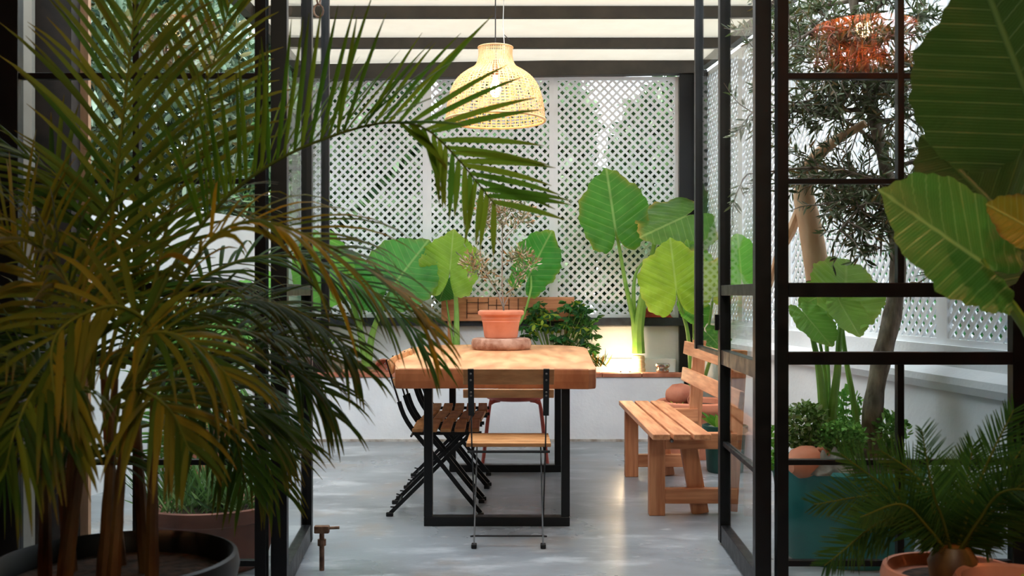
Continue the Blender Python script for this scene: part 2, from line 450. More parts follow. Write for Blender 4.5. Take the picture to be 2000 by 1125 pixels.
for side, fx in (('l', lambda y: -1.74), ('r', lambda y: rwx(y)+.06)):
    MB().add([(fx(3.85),3.85,ZR-.03),(fx(3.85)+.06,3.85,ZR-.03),(fx(8.2)+.06,8.2,ZR-.03),(fx(8.2),8.2,ZR-.03),
              (fx(3.85),3.85,ZR+.05),(fx(3.85)+.06,3.85,ZR+.05),(fx(8.2)+.06,8.2,ZR+.05),(fx(8.2),8.2,ZR+.05)],
             [(0,3,2,1),(4,5,6,7),(0,1,5,4),(1,2,6,5),(2,3,7,6),(3,0,4,7)]).build('side_rail', M['beam'], roof, world=True)
ys = [8.24]+yb
for a, b in zip(ys[:-1], ys[1:]):
    vs = []; n = 6
    for k in range(n+1):
        y = a+(b-a)*k/n; z = ZR+.055-.012*math.sin(math.pi*k/n)
        if a == 8.24: z = z-.03*(1-k/n)
        vs += [(-1.74, y, z), (rwx(y)+.1, y, z)]
    MB().add(vs, [(2*k,2*k+1,2*k+3,2*k+2) for k in range(n)]).build('shade_panel', M['fabric'], roof, world=True)

# ------------------------------------------------------------------ lattice panels
def lattice_strips(u0, u1, z0, z1, pitch, w, skip=()):
    """two layers of diagonal slats clipped to the rectangle (u, z); returns list of (layer, polygon)"""
    out = []
    for layer, sg in ((0, 1), (1, -1)):
        c0 = (u0 - z1) if sg > 0 else (u0 + z0); c1 = (u1 - z0) if sg > 0 else (u1 + z1)
        k = 0; c = c0 + pitch*.5
        while c < c1:
            if (layer, k) in skip: c += pitch; k += 1; continue
            hw = w*.7071
            # slat: u - sg*z in [c-hw, c+hw]
            poly = [(u0,z0),(u1,z0),(u1,z1),(u0,z1)]
            for lo in (True, False):
                res = []
                def d(p): 
                    t = p[0]-sg*p[1]
                    return (t-(c-hw)) if lo else ((c+hw)-t)
                for i in range(len(poly)):
                    a, b = poly[i], poly[(i+1)%len(poly)]; da, db = d(a), d(b)
                    if da >= 0: res.append(a)
                    if (da >= 0) != (db >= 0):
                        t = da/(da-db); res.append((a[0]+(b[0]-a[0])*t, a[1]+(b[1]-a[1])*t))
                poly = res
                if len(poly) < 3: break
            if len(poly) >= 3: out.append((layer, poly))
            c += pitch; k += 1
    return out

def lattice_panel(origin, du, width, z0, z1, label, pitch=.067, w=.020, fw=.035, single=False, skip=(), group=None, mat=None):
    """origin: world base corner; du: unit vector along the panel; the normal faces the patio"""
    o = empty('lattice_panel', origin, label, 'lattice', group)
    du = V(du).normalized(); nrm = du.cross(V((0,0,1))).normalized()
    def put(mb, u, z, d): return du*u + nrm*d + V((0,0,z))
    def prism(mb, poly, d0, d1):
        n = len(poly)
        vs = [put(mb,u,z,d0) for u, z in poly]+[put(mb,u,z,d1) for u, z in poly]
        mb.add(vs, [tuple(range(n))[::-1], tuple(range(n,2*n))]+[(k,(k+1)%n,n+(k+1)%n,n+k) for k in range(n)])
    for (ua, ub, za, zb) in ((0,fw,z0,z1),(width-fw,width,z0,z1),(fw,width-fw,z0,z0+fw*.8),(fw,width-fw,z1-fw*.8,z1)):
        mb = MB(); prism(mb, [(ua,za),(ub,za),(ub,zb),(ua,zb)], -.012, .016)
        mb.build('frame', M['lattice'], o)
    strips = lattice_strips(fw, width-fw, z0+fw*.8, z1-fw*.8, pitch*1.41421/1.41421, w/1.0, skip)
    if single:
        for ly, poly in strips:
            mb = MB(); prism(mb, poly, -.008 if ly else 0, 0 if ly else .008); mb.build('slat', M['lattice'], o)
    else:
        for ly in (0, 1):
            mb = MB()
            for l_, poly in strips:
                if l_ == ly: prism(mb, poly, -.008 if ly else 0, 0 if ly else .008)
            mb.build('slats', M['lattice'], o, kind='stuff')
    return o

posts = [-1.69, -.68, .332, 1.335]
names = ['white lattice panel behind the palm tip, left of the lamp', 'white lattice panel behind the hanging rattan lamp', 'white lattice panel behind the tallest elephant-ear leaf at right']
for i in range(3):
    lattice_panel((posts[i], BW, 0), (1,0,0), posts[i+1]-posts[i], .925, 2.85, names[i], skip=((0,21),) if i == 0 else (), group='white lattice panels of the back wall')
yr = [8.17, 7.26, 6.35, 5.44, 4.53, 3.82]
rl = ['right-hand lattice panel nearest the black corner post', 'right-hand lattice panel seen beyond the open right door', 'right-hand lattice panel left of the pale log in the window',
      'right-hand lattice panel behind the olive trunk', 'right-hand lattice panel furthest right, above the white ledge']
for i in range(5):
    a = V((rwx(yr[i])+.1, yr[i], 0)); b = V((rwx(yr[i+1])+.1, yr[i+1], 0))
    lattice_panel(a, (b-a), (b-a).length, .88, 2.86 if i < 3 else 2.6, rl[i], pitch=.067, w=.021, fw=.045, single=(i == 4), group='white lattice panels of the right wall')

# ------------------------------------------------------------------ steel windows and doors
WY = 3.7
zb_ = dict(a=1.89, b=1.513)
def bx(name, x0, x1, z0, z1, parent, y0=None, y1=None, mat='steel', bevel=.002):
    y0 = WY-.022 if y0 is None else y0; y1 = WY+.022 if y1 is None else y1
    return MB().box(x0, x1, y0, y1, z0, z1).build(name, M[mat], parent, world=True, bevel=bevel)
def steel_window(name, x0, x1, inner, mull, label):
    r = empty(name, ((x0+x1)/2, WY, 0), label, 'window', kind='structure')
    lo, hi = (x0, x1)
    sw = .041; ow = .075
    if inner == 'right': s0 = (lo, lo+ow); s1 = (hi-sw, hi)
    else: s0 = (lo, lo+sw); s1 = (hi-ow, hi)
    bx('stile', s0[0], s0[1], .0, 2.86, r); bx('stile', s1[0], s1[1], .0, 2.86, r)
    L, R = s0[1], s1[0]
    zt = [(0,.05),(.13,.152),(.495,.515),(.857,.903),(1.10,1.152),(1.508,1.527),(1.886,1.908),(2.26,2.28),(2.82,2.86)]
    for k, (a, b) in enumerate(zt):
        thick = (b-a) > .03
        bx('rail' if thick else 'glazing_bar', L, R, a, b, r, *( (None, None) if thick else (WY-.014, WY+.014)))
    mz = [(.05,.857),(1.152,2.82)]
    for a, b in mz: bx('mullion', mull[0], mull[1], a, b, r, WY-.016, WY+.016)
    xs = [L, (mull[0]+mull[1])/2, R]
    for k in range(len(zt)-1):
        a, b = zt[k][1], zt[k+1][0]
        cols_ = [(L, R)] if abs(zt[k][0]-.857) < .01 else [(L, xs[1]), (xs[1], R)]
        for c0, c1 in cols_:
            MB().box(c0, c1, WY-.003, WY+.001, a, b).build('pane', M['glass'], r, world=True)
    return r
steel_window('window_1', -1.85, -.884, 'right', (-1.366, -1.342), 'black steel window behind the potted palm')
steel_window('window_2', .953, 1.875, 'left', (1.388, 1.412), 'black steel window behind the cycad and teal pot')

def door_leaf(name, hinge, far, label):
    """leaf swung outward: hinge and far are (X, Y) of the stile centres"""
    h = V((hinge[0], hinge[1], 0)); fr = V((far[0], far[1], 0)); t = (fr-h).normalized(); nrm = V((-t.y, t.x, 0)); L = (fr-h).length
    r = empty(name, h, label, 'door', kind='structure')
    def rect(nm, u0, u1, z0, z1, d, mat='steel', par=None, o=h, tt=t, nn=nrm, bevel=.002):
        vs = []
        for z in (z0, z1):
            for u, s in ((u0,-d),(u1,-d),(u1,d),(u0,d)): vs.append(o+tt*u+nn*s+V((0,0,z)))
        return MB().add(vs, [(0,3,2,1),(4,5,6,7),(0,1,5,4),(1,2,6,5),(2,3,7,6),(3,0,4,7)]).build(nm, M[mat], par or r, world=True, bevel=bevel)
    rect('stile', -.02, .03, .012, 2.83, .029); rect('stile', L-.045, L+.01, .012, 2.83, .024)
    for a, b in ((.012,.09),(.80,.865),(1.105,1.15),(2.77,2.83)): rect('rail', .03, L-.045, a, b, .02)
    rect('glazing_bar', .03, L-.045, .44, .46, .012)
    for a, b in ((.09,.44),(.46,.80),(.865,1.105),(1.15,2.77)): rect('pane', .03, L-.045, a, b, .002, 'glass', bevel=0)
    # casement swung right round past the far stile
    o2 = fr+t*.025; sg = 1 if hinge[0] > 0 else -1
    end = V((sg*.965, 5.3, 0)); t2 = (end-o2).normalized(); n2 = V((-t2.y, t2.x, 0)); L2 = (end-o2).length
    cs = rect('casement', 0, .035, .83, 2.78, .014, o=o2, tt=t2, nn=n2)
    cs['label'] = 'open steel casement hinged on the door leaf'
    rect('stile', L2-.035, L2+.01, .83, 2.78, .021, par=cs, o=o2, tt=t2, nn=n2)
    rect('rail', .035, L2-.035, .83, .85, .012, par=cs, o=o2, tt=t2, nn=n2); rect('rail', .035, L2-.035, 2.75, 2.78, .012, par=cs, o=o2, tt=t2, nn=n2)
    rect('pane', .035, L2-.035, .85, 2.75, .002, 'glass', par=cs, o=o2, tt=t2, nn=n2, bevel=0)
    # latch on the mid rail
    hb = MB().bar(fr+V((-sg*.03,0,.95)), fr+V((-sg*.03,0,1.02)), .012, .02).build('latch', M['steel'], r, world=True)
    return r
door_leaf('door_1', (-.849, 3.74), (-.915, 4.58), 'black steel glazed door leaf swung open at left')
door_leaf('door_2', (.914, 3.74), (.945, 4.57), 'black steel glazed door leaf swung open at right')
bx('trim_6', -.884, .953, 2.83, 2.87, None)
tag(bpy.data.objects['trim_6'], 'black steel head frame over the open doors', 'frame', kind='structure')

# left outside the window: pale pillar, dark shutter, wooden post
tag(MB().box(-2.14, -2.04, 4.35, 4.5, 0, 2.9).build('trim_7', noisy('pale_render', (190,180,166), (206,198,184), 5, .8)), 'pale narrow pillar outside the left window', 'pillar', kind='structure')
tag(MB().box(-2.04, -1.885, 4.38, 4.5, 0, 2.9).build('trim_8', M['dark']), 'dark shuttered strip beside the pale pillar', 'shutter', kind='structure')
tag(MB().box(-1.885, -1.85, 4.47, 4.5, 0, 2.9).build('trim_9', noisy('orange_post', (176,130,96), (200,152,116), 4, .6, stretch=(8,8,1))), 'narrow orange wooden post beside the dark strip', 'post', kind='structure')

# ------------------------------------------------------------------ planter along the back
PY = 7.73
pl = empty('planter_wall', (0, PY, 0), 'long low white masonry planter with terracotta coping behind the table', 'planter')
MB().box(-1.72, 1.30, PY, PY+.1, 0, .485).build('front_wall', M['wall'], pl, world=True, bevel=.006)
MB().box(1.24, 1.30, PY+.1, BW-.07, 0, .485).build('end_wall', M['wall'], pl, world=True)
x = -1.72
while x < 1.29:
    x1 = min(x+.3, 1.305)
    MB().box(x+.002, x1-.002, PY-.012, PY+.12, .485, .515+random.uniform(-.002,.002)).build('coping_tile', M['terra2'], pl, world=True, bevel=.004)
    x += .3
MB().box(-1.70, 1.24, PY+.12, BW-.07, .2, .47).build('soil', M['gravel'], pl, world=True)
tag(MB().box(-1.36, -1.08, 7.86, 8.0, .47, .525).build('wood_offcut', M['wood'], bevel=.004), 'flat wooden offcut lying on the planter soil at left', 'board')
tag(MB().box(-1.5, -.85, 8.05, 8.12, .47, .585).build('wood_kerb', noisy('grey_wood', (150,132,110), (186,168,146), 4, .8, stretch=(1,8,8))), 'long grey weathered board against the back wall at left', 'board')

bk = empty('black_pot', (-1.50, 7.93, .47), 'small black pot with a strappy green plant at the left end of the planter', 'potted plant')
MB().lathe([(0,0),(.05,0),(.055,.01),(.075,.20),(.082,.205),(.082,.225),(.07,.22),(0,.21)], 24).build('pot', M['blackpot'], bk, smooth=True)
for k in range(14):
    a = 2.4*k; d = V((math.cos(a), math.sin(a), random.uniform(.5,1.6)))
    leaves('leaf', [(-1.50+.02*math.cos(a), 7.93+.02*math.sin(a), .68)], [d], random.uniform(.12,.2), .022, mixcols(1, [(110,170,60),(140,190,80)]), M['herb'], bk, kind=None)
# skirting stain where wall meets floor
tag(MB().box(-1.72, 1.30, PY-.012, PY, 0, .018).build('baseboard_back', noisy('dirty_mortar', (150,136,122), (205,200,194), 16, .9, bump=.5)), 'rough mortar line at the foot of the planter wall', 'baseboard', kind='structure')

# ------------------------------------------------------------------ dining table
def live_edge_slab():
    # plan outline, clockwise, at half depth; slightly irregular
    yf, yk = 4.82, 7.05
    out = []
    pts = [(-.535,4.83),(-.25,4.845),(.1,4.83),(.36,4.80),(.395,4.83),(.405,4.93),(.42,5.3),(.445,5.8),(.47,6.3),(.485,6.6),(.475,6.8),(.42,6.95),(.32,7.08),(0,7.13),(-.3,7.14),(-.5,7.08),(-.6,6.95),(-.67,6.7),(-.68,6.3),(-.655,5.8),(-.62,5.4),(-.572,5.0),(-.552,4.835)]
    P = [V((a,b,0)) for a, b in pts]
    n = len(P); mb = MB(); vs = []
    def ring(scale, z):  # noqa
        c = V((-.09, 6.0, 0))
        return [(c+(p-c)*scale)+V((0,0,z)) for p in P]
    rings = [ring(.990,.664), ring(.998,.668), ring(1.0,.70), ring(1.0,.735), ring(.9985,.755), ring(.996,.76)]
    for r_ in rings: vs += r_
    fs = []
    for i in range(len(rings)-1):
        for k in range(n): fs.append((i*n+k, i*n+(k+1)%n, (i+1)*n+(k+1)%n, (i+1)*n+k))
    fs.append(tuple(range(n))[::-1]); fs.append(tuple((len(rings)-1)*n+k for k in range(n)))
    return mb.add(vs, fs)
tb = empty('dining_table', (-.07, 6, 0), 'long honey-coloured live-edge wooden table on black steel frames', 'table')
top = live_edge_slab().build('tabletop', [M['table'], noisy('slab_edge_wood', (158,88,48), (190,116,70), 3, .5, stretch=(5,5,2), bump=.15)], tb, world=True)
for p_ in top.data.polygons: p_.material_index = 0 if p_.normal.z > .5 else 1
for y, x0, x1 in ((4.93, -.422, .277), (6.42, -.392, .307)):
    w = .034 if y < 5 else .034
    sq = .037
    fr = MB().box(x0, x1, y-.03, y+.03, 0, .045).build('leg_frame', M['steel'], tb, world=True, bevel=.003)
    MB().box(x0, x0+.04, y-.03, y+.03, .045, .664).build('leg', M['steel'], fr, world=True, bevel=.003)
    MB().box(x1-.04, x1, y-.03, y+.03, .045, .664).build('leg', M['steel'], fr, world=True, bevel=.003)

# clay disc, pot, little olive
tag(MB().lathe([(0,0),(.178,0),(.189,.012),(.191,.045),(.184,.066),(.17,.072),(0,.072)], 48).build('clay_disc', M['stone'], smooth=True), 'mottled round clay disc under the pot on the table', 'stand').location = (-.068, 6.52, .761)
tp = empty('potted_olive', (-.07, 6.5, .834), 'sparse young olive tree in a ribbed terracotta pot on the table', 'potted plant')
MB().lathe([(0,0),(.100,0),(.106,.01),(.118,.10),(.121,.104),(.119,.109),(.123,.118),(.126,.122),(.124,.127),(.128,.143),(.142,.146),(.147,.156),(.145,.170),(.134,.176),(.124,.170),(.118,.12),(0,.12)], 48).build('pot', M['terra'], tp, smooth=True)
MB().lathe([(0,.152),(.121,.15)], 24).build('soil', M['soil'], tp)
def px(pts, Y): return [at(a, b, Y) for a, b in pts]
twigs = [([(984,607),(981,560),(981,500),(981,450),(978,420),(970,395)], .006), ([(983,600),(972,572),(955,545),(940,515),(925,500)], .005), ([(983,600),(995,575),(1010,545),(1022,530),(1040,515)], .003),
         ([(981,480),(965,455),(950,430),(946,405)], .003), ([(981,470),(1000,450),(1020,430),(1030,412)], .003), ([(955,545),(935,535),(915,512)], .002), ([(981,450),(990,420),(1000,395)], .003), ([(981,520),(1005,505),(1025,500)], .002), ([(981,440),(960,410),(955,390)], .002)]
mb = MB(); LP = []; LD = []
for pts, r0 in twigs:
    c = crom([p+V((0, random.uniform(-.01,.01), 0)) for p in px(pts, 6.5)], 10)
    mb.tube(c, [r0*(1-.7*i/9) for i in range(10)], 5)
    a = 4 if r0 < .0055 else 7
    for i in range(a if r0 > .0055 else 3, 10):
        for k in range(26 if i > 5 else 12):
            p = c[i]; d = V((random.gauss(0,1), random.gauss(0,1), random.gauss(.3,.8))).normalized()
            s = random.uniform(0, .075)
            LP.append(p+d*s+V((0,0,0))); LD.append(d+V((0,0,.3)))
mb.build('stem', M['bark'], tp, world=True)
leaves('foliage', LP, LD, RNG.uniform(.022,.045,len(LP)), RNG.uniform(.007,.013,len(LP)), mixcols(len(LP), [(150,138,110),(190,170,140),(120,128,96),(172,128,90),(206,200,180),(98,108,82)]), M['olive'], tp)

# ------------------------------------------------------------------ folding chairs
def folding_chair(label, group):
    """faces local +x, origin on the floor; slats run along local y"""
    o = empty('folding_chair', (0,0,0), label, 'chair', group)
    hw = .165
    for i in range(5):
        x0 = -.125+i*.070
        MB().box(x0, x0+.053, -.19, .19, .425, .443).build('seat_slat', M['slat'], o, bevel=.003)
    for s in (-1, 1):
        A = crom([(-.255,s*hw,.785),(-.225,s*hw,.68),(-.20,s*hw,.60),(-.165,s*hw,.50),(-.105,s*hw,.41),(0,s*hw,.285),(.13,s*hw,.12),(.215,s*hw,.018)], 26)
        MB().strip([p for p in A if p.z > .55], .026, .007, (0,1,0)).build('back_post', M['steel'], o)
        MB().strip([p for p in A if p.z < .60], .006, .022, (0,1,0)).build('leg', M['steel'], o)
        B = [(.175,s*(hw-.014),.418),(.10,s*(hw-.014),.35),(-.10,s*(hw-.014),.15),(-.222,s*(hw-.014),.03),(-.238,s*(hw-.014),.014)]
        MB().strip(B, .006, .020, (0,1,0)).build('leg', M['steel'], o)
        MB().bar((-.125,s*(hw-.005),.416),(.22,s*(hw-.005),.416), .008, .018).build('seat_rail', M['steel'], o)
        MB().box(.20,.232, s*hw-.012, s*hw+.012, 0, .020).build('foot', M['steel'], o, bevel=.004)
        MB().box(-.258,-.222, s*(hw-.014)-.012, s*(hw-.014)+.012, 0, .020).build('foot', M['steel'], o, bevel=.004)
    MB().tube([(-.235,-hw,.05),(-.205,-hw+.012,.045),(-.205,hw-.012,.045),(-.235,hw,.05)], .004, 6).build('stretcher', M['steel'], o)
    MB().tube([(-.13,-.185,.405),(-.13,.185,.405)], .006, 8).build('stretcher', M['steel'], o)
    MB().tube([(.14,-.16,.39),(.14,.16,.39)], .004, 6).build('stretcher', M['steel'], o)
    for za, zb, xx in ((.715,.785,-.236),(.655,.693,-.215)):
        ta = -.255+(.785-za)*.29; tb_ = -.255+(.785-zb)*.29
        b = MB(); b.bar((ta+.012,0,za), (tb_+.012,0,zb), .40, .013, up=(1,0,0)).build('back_slat', M['slat'], o, bevel=.003)
        for s in (-1, 1):
            for q in (.3, .7):
                zz = za+(zb-za)*q; xz = -.255+(.785-zz)*.29
                bo = MB().lathe([(0,-.002),(.005,0),(.0035,.003),(0,.004)], 8).build('bolt', M['bolt'], o); bo.location = (xz-.012, s*hw, zz); bo.rotation_euler = (0,-math.pi/2,0)
    return o
fc = folding_chair('folding wooden slat chair at the near end of the table, its back to us', 'folding bistro chairs at the table')
fc.location = (-.015, 4.72, 0); fc.rotation_euler.z = math.pi/2
for i, (x, y, rz, lab) in enumerate([(-.375, 5.28, 0.02, 'folding slat chair nearest us of the three along the left side of the table'),
                                     (-.365, 5.69, -.03, 'middle folding slat chair of the three along the left side of the table'),
                                     (-.355, 6.10, .03, 'farthest folding slat chair of the three along the left side of the table')]):
    c = copy_tree(fc); c.location = (x, y, 0); c.rotation_euler.z = rz; c['label'] = lab

# ------------------------------------------------------------------ red chair
rc = empty('red_chair', (.02, 6.78, 0), 'dusty red metal chair at the far end of the table', 'chair')
MB().lathe([(0,.415),(.165,.415),(.186,.424),(.193,.445),(.186,.466),(.15,.476),(0,.474)], 40).build('seat', M['red'], rc, smooth=True)
for sx in (-1, 1):
    for sy in (-1, 1):
        MB().tube(crom([(sx*.10,sy*.10,.418),(sx*.145,sy*.12,.41),(sx*.168,sy*.13,.37),(sx*.20,sy*.15,.1),(sx*.212,sy*.155,.0)], 14), .0115, 8).build('leg', M['red'], rc, smooth=True)
    MB().tube([(sx*.105,.13,.455),(sx*.11,.165,.56),(sx*.1,.175,.64)], .007, 6).build('back_post', M['red'], rc)
MB().strip(crom([(-.17,.13,.65),(-.1,.175,.65),(0,.19,.65),(.1,.175,.65),(.17,.13,.65)], 14), .055, .012, (0,0,1)).build('backrest', M['red'], rc)

# ------------------------------------------------------------------ bench
bn = empty('wooden_bench', (.9, 5.6, 0), 'reddish wooden bench with a slatted back right of the table', 'bench')
for i in range(3):
    x0 = .668+i*.098
    MB().box(x0, x0+.084, 4.86, 6.40, .418, .446).build('seat_slat', M['wood'], bn, world=True, bevel=.004)
for y in (5.16, 6.25):
    yy = (y-.03, y+.03)
    MB().box(.688,.768,*yy,0,.418).build('leg', M['woodz'], bn, world=True, bevel=.004)
    MB().bar((.955,y+.04,0),(.885,y+.04,.40), .045, .085, up=(1,0,0)).build('leg', M['woodz'], bn, world=True, bevel=.004)
    MB().box(.768,1.13,y-.025,y+.025,.06,.135).build('stretcher', M['woodx'], bn, world=True, bevel=.003)
    MB().box(.768,1.13,y-.035,y+.02,.335,.415).build('apron', M['woodx'], bn, world=True, bevel=.003)
    MB().bar((1.095,y,.02),(1.145,y,.83), .045, .075, up=(1,0,0)).build('back_post', M['woodz'], bn, world=True, bevel=.003)
    bo = MB().lathe([(0,0),(.010,0),(.008,.006),(0,.007)], 10).build('bolt', M['bolt'], bn); bo.location = (-.9+.80, y-5.6-.036, .378)
    bo.rotation_euler = (math.pi/2,0,0)
for za, zb, x0 in ((.572,.655,1.075),(.738,.818,1.088)):
    MB().bar((x0,4.80,(za+zb)/2),(x0,6.42,(za+zb)/2), .024, zb-za, up=(.12,0,1)).build('back_board', M['wood'], bn, world=True, bevel=.004)

# ------------------------------------------------------------------ pots at the right
cp = empty('terracotta_planter', (1.255, 7.02, 0), 'wide terracotta bowl planter on the floor behind the bench', 'planter')
MB().lathe([(0,0),(.17,0),(.18,.02),(.235,.30),(.262,.315),(.272,.34),(.268,.375),(.25,.385),(.235,.375),(.228,.33),(0,.33)], 48).build('bowl', M['terra'], cp, smooth=True)
MB().lathe([(0,.345),(.23,.345)], 24).build('soil', M['soil'], cp)
am = empty('clay_jar', (1.145, 6.93, .345), 'old clay jar lying on its side in the terracotta planter', 'jar')
jb = MB().lathe([(0,-.1),(.035,-.1),(.072,-.06),(.082,0),(.072,.05),(.045,.08),(.04,.1),(.052,.112),(.044,.116),(.032,.1),(.03,.08)], 28)
j = jb.build('body', M['terra2'], am, smooth=True); j.rotation_euler = (math.radians(90), 0, math.radians(66)); j.location = (0,0,.082)
am2 = tag(MB().lathe([(.034,0),(.05,.02),(.046,.05),(.038,.055),(.03,.03)], 24).build('clay_ring', M['terra2'], smooth=True), 'small clay pot mouth leaning beside the lying jar', 'pot')
am2.location = (1.225, 6.84, .40); am2.rotation_euler = (math.radians(78), 0, math.radians(-20))
def rosette(name, base, n, L, W, pal, label, up=.7):
    P = [V(base)+V((random.gauss(0,.006), random.gauss(0,.006), 0)) for _ in range(n)]
    D = [V((math.cos(a), math.sin(a), up+random.uniform(-.2,.5))) for a in [2*math.pi*k/n+random.uniform(-.2,.2) for k in range(n)]]
    e = empty(name, base, label, 'plant')
    for k in range(n):
        leaves('leaf', [P[k]], [D[k]], random.uniform(.8,1.1)*L, W, mixcols(1, pal), M['herb'], e, kind=None)
    return e
rosette('small_succulent', (1.10, 6.86, .345), 7, .07, .018, [(150,170,60),(120,150,60)], 'yellow-green sprout in front of the lying clay jar')
rosette('small_succulent', (1.03, 6.98, .345), 6, .055, .016, [(120,140,70),(100,120,60)], 'tiny green sprout at the left rim of the terracotta planter')
gp = empty('green_pot', (1.335, 6.42, 0), 'dark green pot with a leafy plant behind the bench back', 'potted plant')
MB().lathe([(0,0),(.105,0),(.112,.01),(.128,.25),(.142,.255),(.142,.29),(.132,.293),(.125,.27),(0,.27)], 36).build('pot', M['greenpot'], gp, smooth=True)
MB().lathe([(0,.275),(.13,.275)], 24).build('gravel', M['gravel'], gp)
for k in range(13):
    a = 2.4*k; e = random.uniform(.6, 1.6)
    leaves('leaf', [(1.31+.03*math.cos(a), 6.42+.03*math.sin(a), .275)], [(math.cos(a), math.sin(a), e)], random.uniform(.09,.15), .045, mixcols(1, [(120,176,60),(90,150,50),(150,190,80)]), M['herb'], gp, kind=None)

# tin, cloth, plank, bowl on the planter
tn = empty('tin', (1.145, 7.86, .470), 'round metal tin ashtray standing on the planter right of the uplight', 'ashtray')
tn.location.z = .515; tn.location.y = 7.79
MB().lathe([(0,0),(.042,0),(.048,.008),(.048,.024),(.04,.03),(.036,.034)], 28).build('base', M['chrome'], tn, smooth=True)
MB().lathe([(.036,.034),(.05,.042),(.056,.052),(.054,.066),(.048,.070),(.03,.066),(0,.06)], 28).build('bowl', M['chrome'], tn, smooth=True)
def cloth_heap():
    n, m = 26, 16; vs = []; fs = []
    for i in range(n):
        for k in range(m):
            u = i/(n-1)*2-1; w = k/(m-1)*2-1
            d = max(0, 1-abs(u)**2.4)*max(0, 1-abs(w)**2)
            z = d*(.085+.025*math.sin(u*9+w*4)+.02*math.sin(w*7-u*5)) + .004
            vs.append((u*.115+.01*math.sin(w*5), w*.045, z))
    for i in range(n-1):
        for k in range(m-1): fs.append((i*m+k, i*m+m+k, i*m+m+k+1, i*m+k+1))
    return MB().add(vs, fs)
cl = tag(cloth_heap().build('cloth', M['cloth'], smooth=True), 'crumpled rust-red cloth on the dark rail under the elephant-ear leaves', 'cloth')
cl.location = (1.15, BW-.05, .925); sd = cl.modifiers.new('thick', 'SOLIDIFY'); sd.thickness = .003
cb = empty('carved_board', (-.02, 8.07, 0), 'carved wooden board leaning on the lattice behind the olive pot', 'board')
x0, x1 = (862-1000)*8.08/F, (1122-1000)*8.08/F
MB().box(x0, x1, 8.07, 8.10, .90, 1.09).build('board', M['woodx'], cb, world=True, bevel=.004)
MB().box(x0+.05, x0+.08, 8.072, 8.1, .47, .9).build('prop', M['woodz'], cb, world=True); MB().box(x1-.08, x1-.05, 8.072, 8.1, .47, .9).build('prop', M['woodz'], cb, world=True)
mbk = MB()
gx = [(912,585,622),(934,583,608),(954,582,622),(970,584,606),(994,584,606),(1012,583,622)]
for a, ya, yb2 in gx:
    p = at(a, ya, 8.065); q = at(a, yb2, 8.065); mbk.bar(p, q, .005, .004, up=(0,1,0))
for a, b, yy in ((912,954,591),(912,1012,612),(954,994,596),(934,970,606)):
    mbk.bar(at(a,yy,8.065), at(b,yy,8.065), .004, .004, up=(0,1,0))
mbk.build('carving', M['dark'], cb, world=True, label='dark line carving on the board')  # thin dark bars draw the carved lines on the board's face
tb2 = tag(MB().lathe([(0,0),(.04,0),(.058,.05),(.07,.055),(.07,.075),(.06,.075),(.05,.02),(0,.02)], 28).build('clay_bowl', M['terra2'], smooth=True), 'small clay pot lying on the planter edge at left of the table', 'pot')
tb2.location = (-.985, 7.87, .525); tb2.rotation_euler = (math.radians(65), math.radians(10), 0)

# uplight
ul = empty('garden_uplight', (.875, 7.90, .47), 'small glowing uplight in the planter beside the big pale stalk', 'lamp')
MB().lathe([(0,0),(.035,0),(.04,.03),(.044,.045),(.04,.047),(.03,.04)], 24).build('housing', M['steel'], ul, smooth=True)
MB().lathe([(0,.05),(.02,.048),(.036,.043)], 24).build('lens', M['uplight'], ul)
def point(name, loc, e, col, r, par=None):
    d = bpy.data.lights.new(name, 'POINT'); d.energy = e; d.color = col; d.shadow_soft_size = r
    o = bpy.data.objects.new(name, d); C.objects.link(o); o.location = loc
    if par is not None: o.parent = par
    return o
point('uplight_light', (0,-.01,.10), 3.2, (1,.72,.42), .03, ul)

# ------------------------------------------------------------------ rattan pendant
def pendant_geom(parent, prof, nr, mat, double=True):
    """ribs and hoops woven over the profile (r, z)"""
    pts = crom([V((r_, 0, z_)) for r_, z_ in prof], 28)
    mb = MB()
    for k in range(nr):
        a = 2*math.pi*k/nr; ca, sa = math.cos(a), math.sin(a)
        mb.strip([(p.x*ca, p.x*sa, p.z) for p in pts], .006, .003, (-sa, ca, 0))
    mb.build('rib', mat, parent, kind='stuff')
    mb = MB()
    for j in range(0, 28):
        if pts[j].x < .01: continue
        r_, z_ = pts[j].x, pts[j].z
        t = (pts[min(j+1,27)]-pts[max(j-1,0)]).normalized()
        n_ = 60; w = .0032
        vs = []
        for k in range(n_):
            a = 2*math.pi*k/n_; off = .0025*(1 if (k+j)%2 else -1)
            for s in (-1, 1): vs.append(((r_+off+t.x*s*w)*math.cos(a), (r_+off+t.x*s*w)*math.sin(a), z_+t.z*s*w))
        mb.add(vs, [(2*k, 2*((k+1)%n_), 2*((k+1)%n_)+1, 2*k+1) for k in range(n_)])
    mb.build('hoop', mat, parent, kind='stuff')
pn = empty('pendant_lamp', (-.097, 6.0, 2.13), 'woven rattan bell pendant lamp hanging over the table', 'lamp')
prof = [(.100,.425),(.098,.39),(.104,.35),(.122,.315),(.170,.285),(.215,.25),(.248,.205),(.268,.15),(.282,.09),(.288,.04),(.290,.0)]
pendant_geom(pn, prof, 60, M['rattan'])
mb = MB(); mb.tube([(.291*math.cos(a), .291*math.sin(a), 0) for a in [2*math.pi*k/48 for k in range(49)]], .008, 6); mb.build('rim', M['rattan'], pn, smooth=True)
mb = MB(); mb.tube([(.101*math.cos(a), .101*math.sin(a), .425) for a in [2*math.pi*k/32 for k in range(33)]], .005, 6); mb.build('rim', M['rattan'], pn, smooth=True)
MB().tube([(0,0,.26),(0,0,.35)], .018, 12).build('socket', noisy('brown_socket', (110,60,30), (130,76,40), 8, .5), pn)
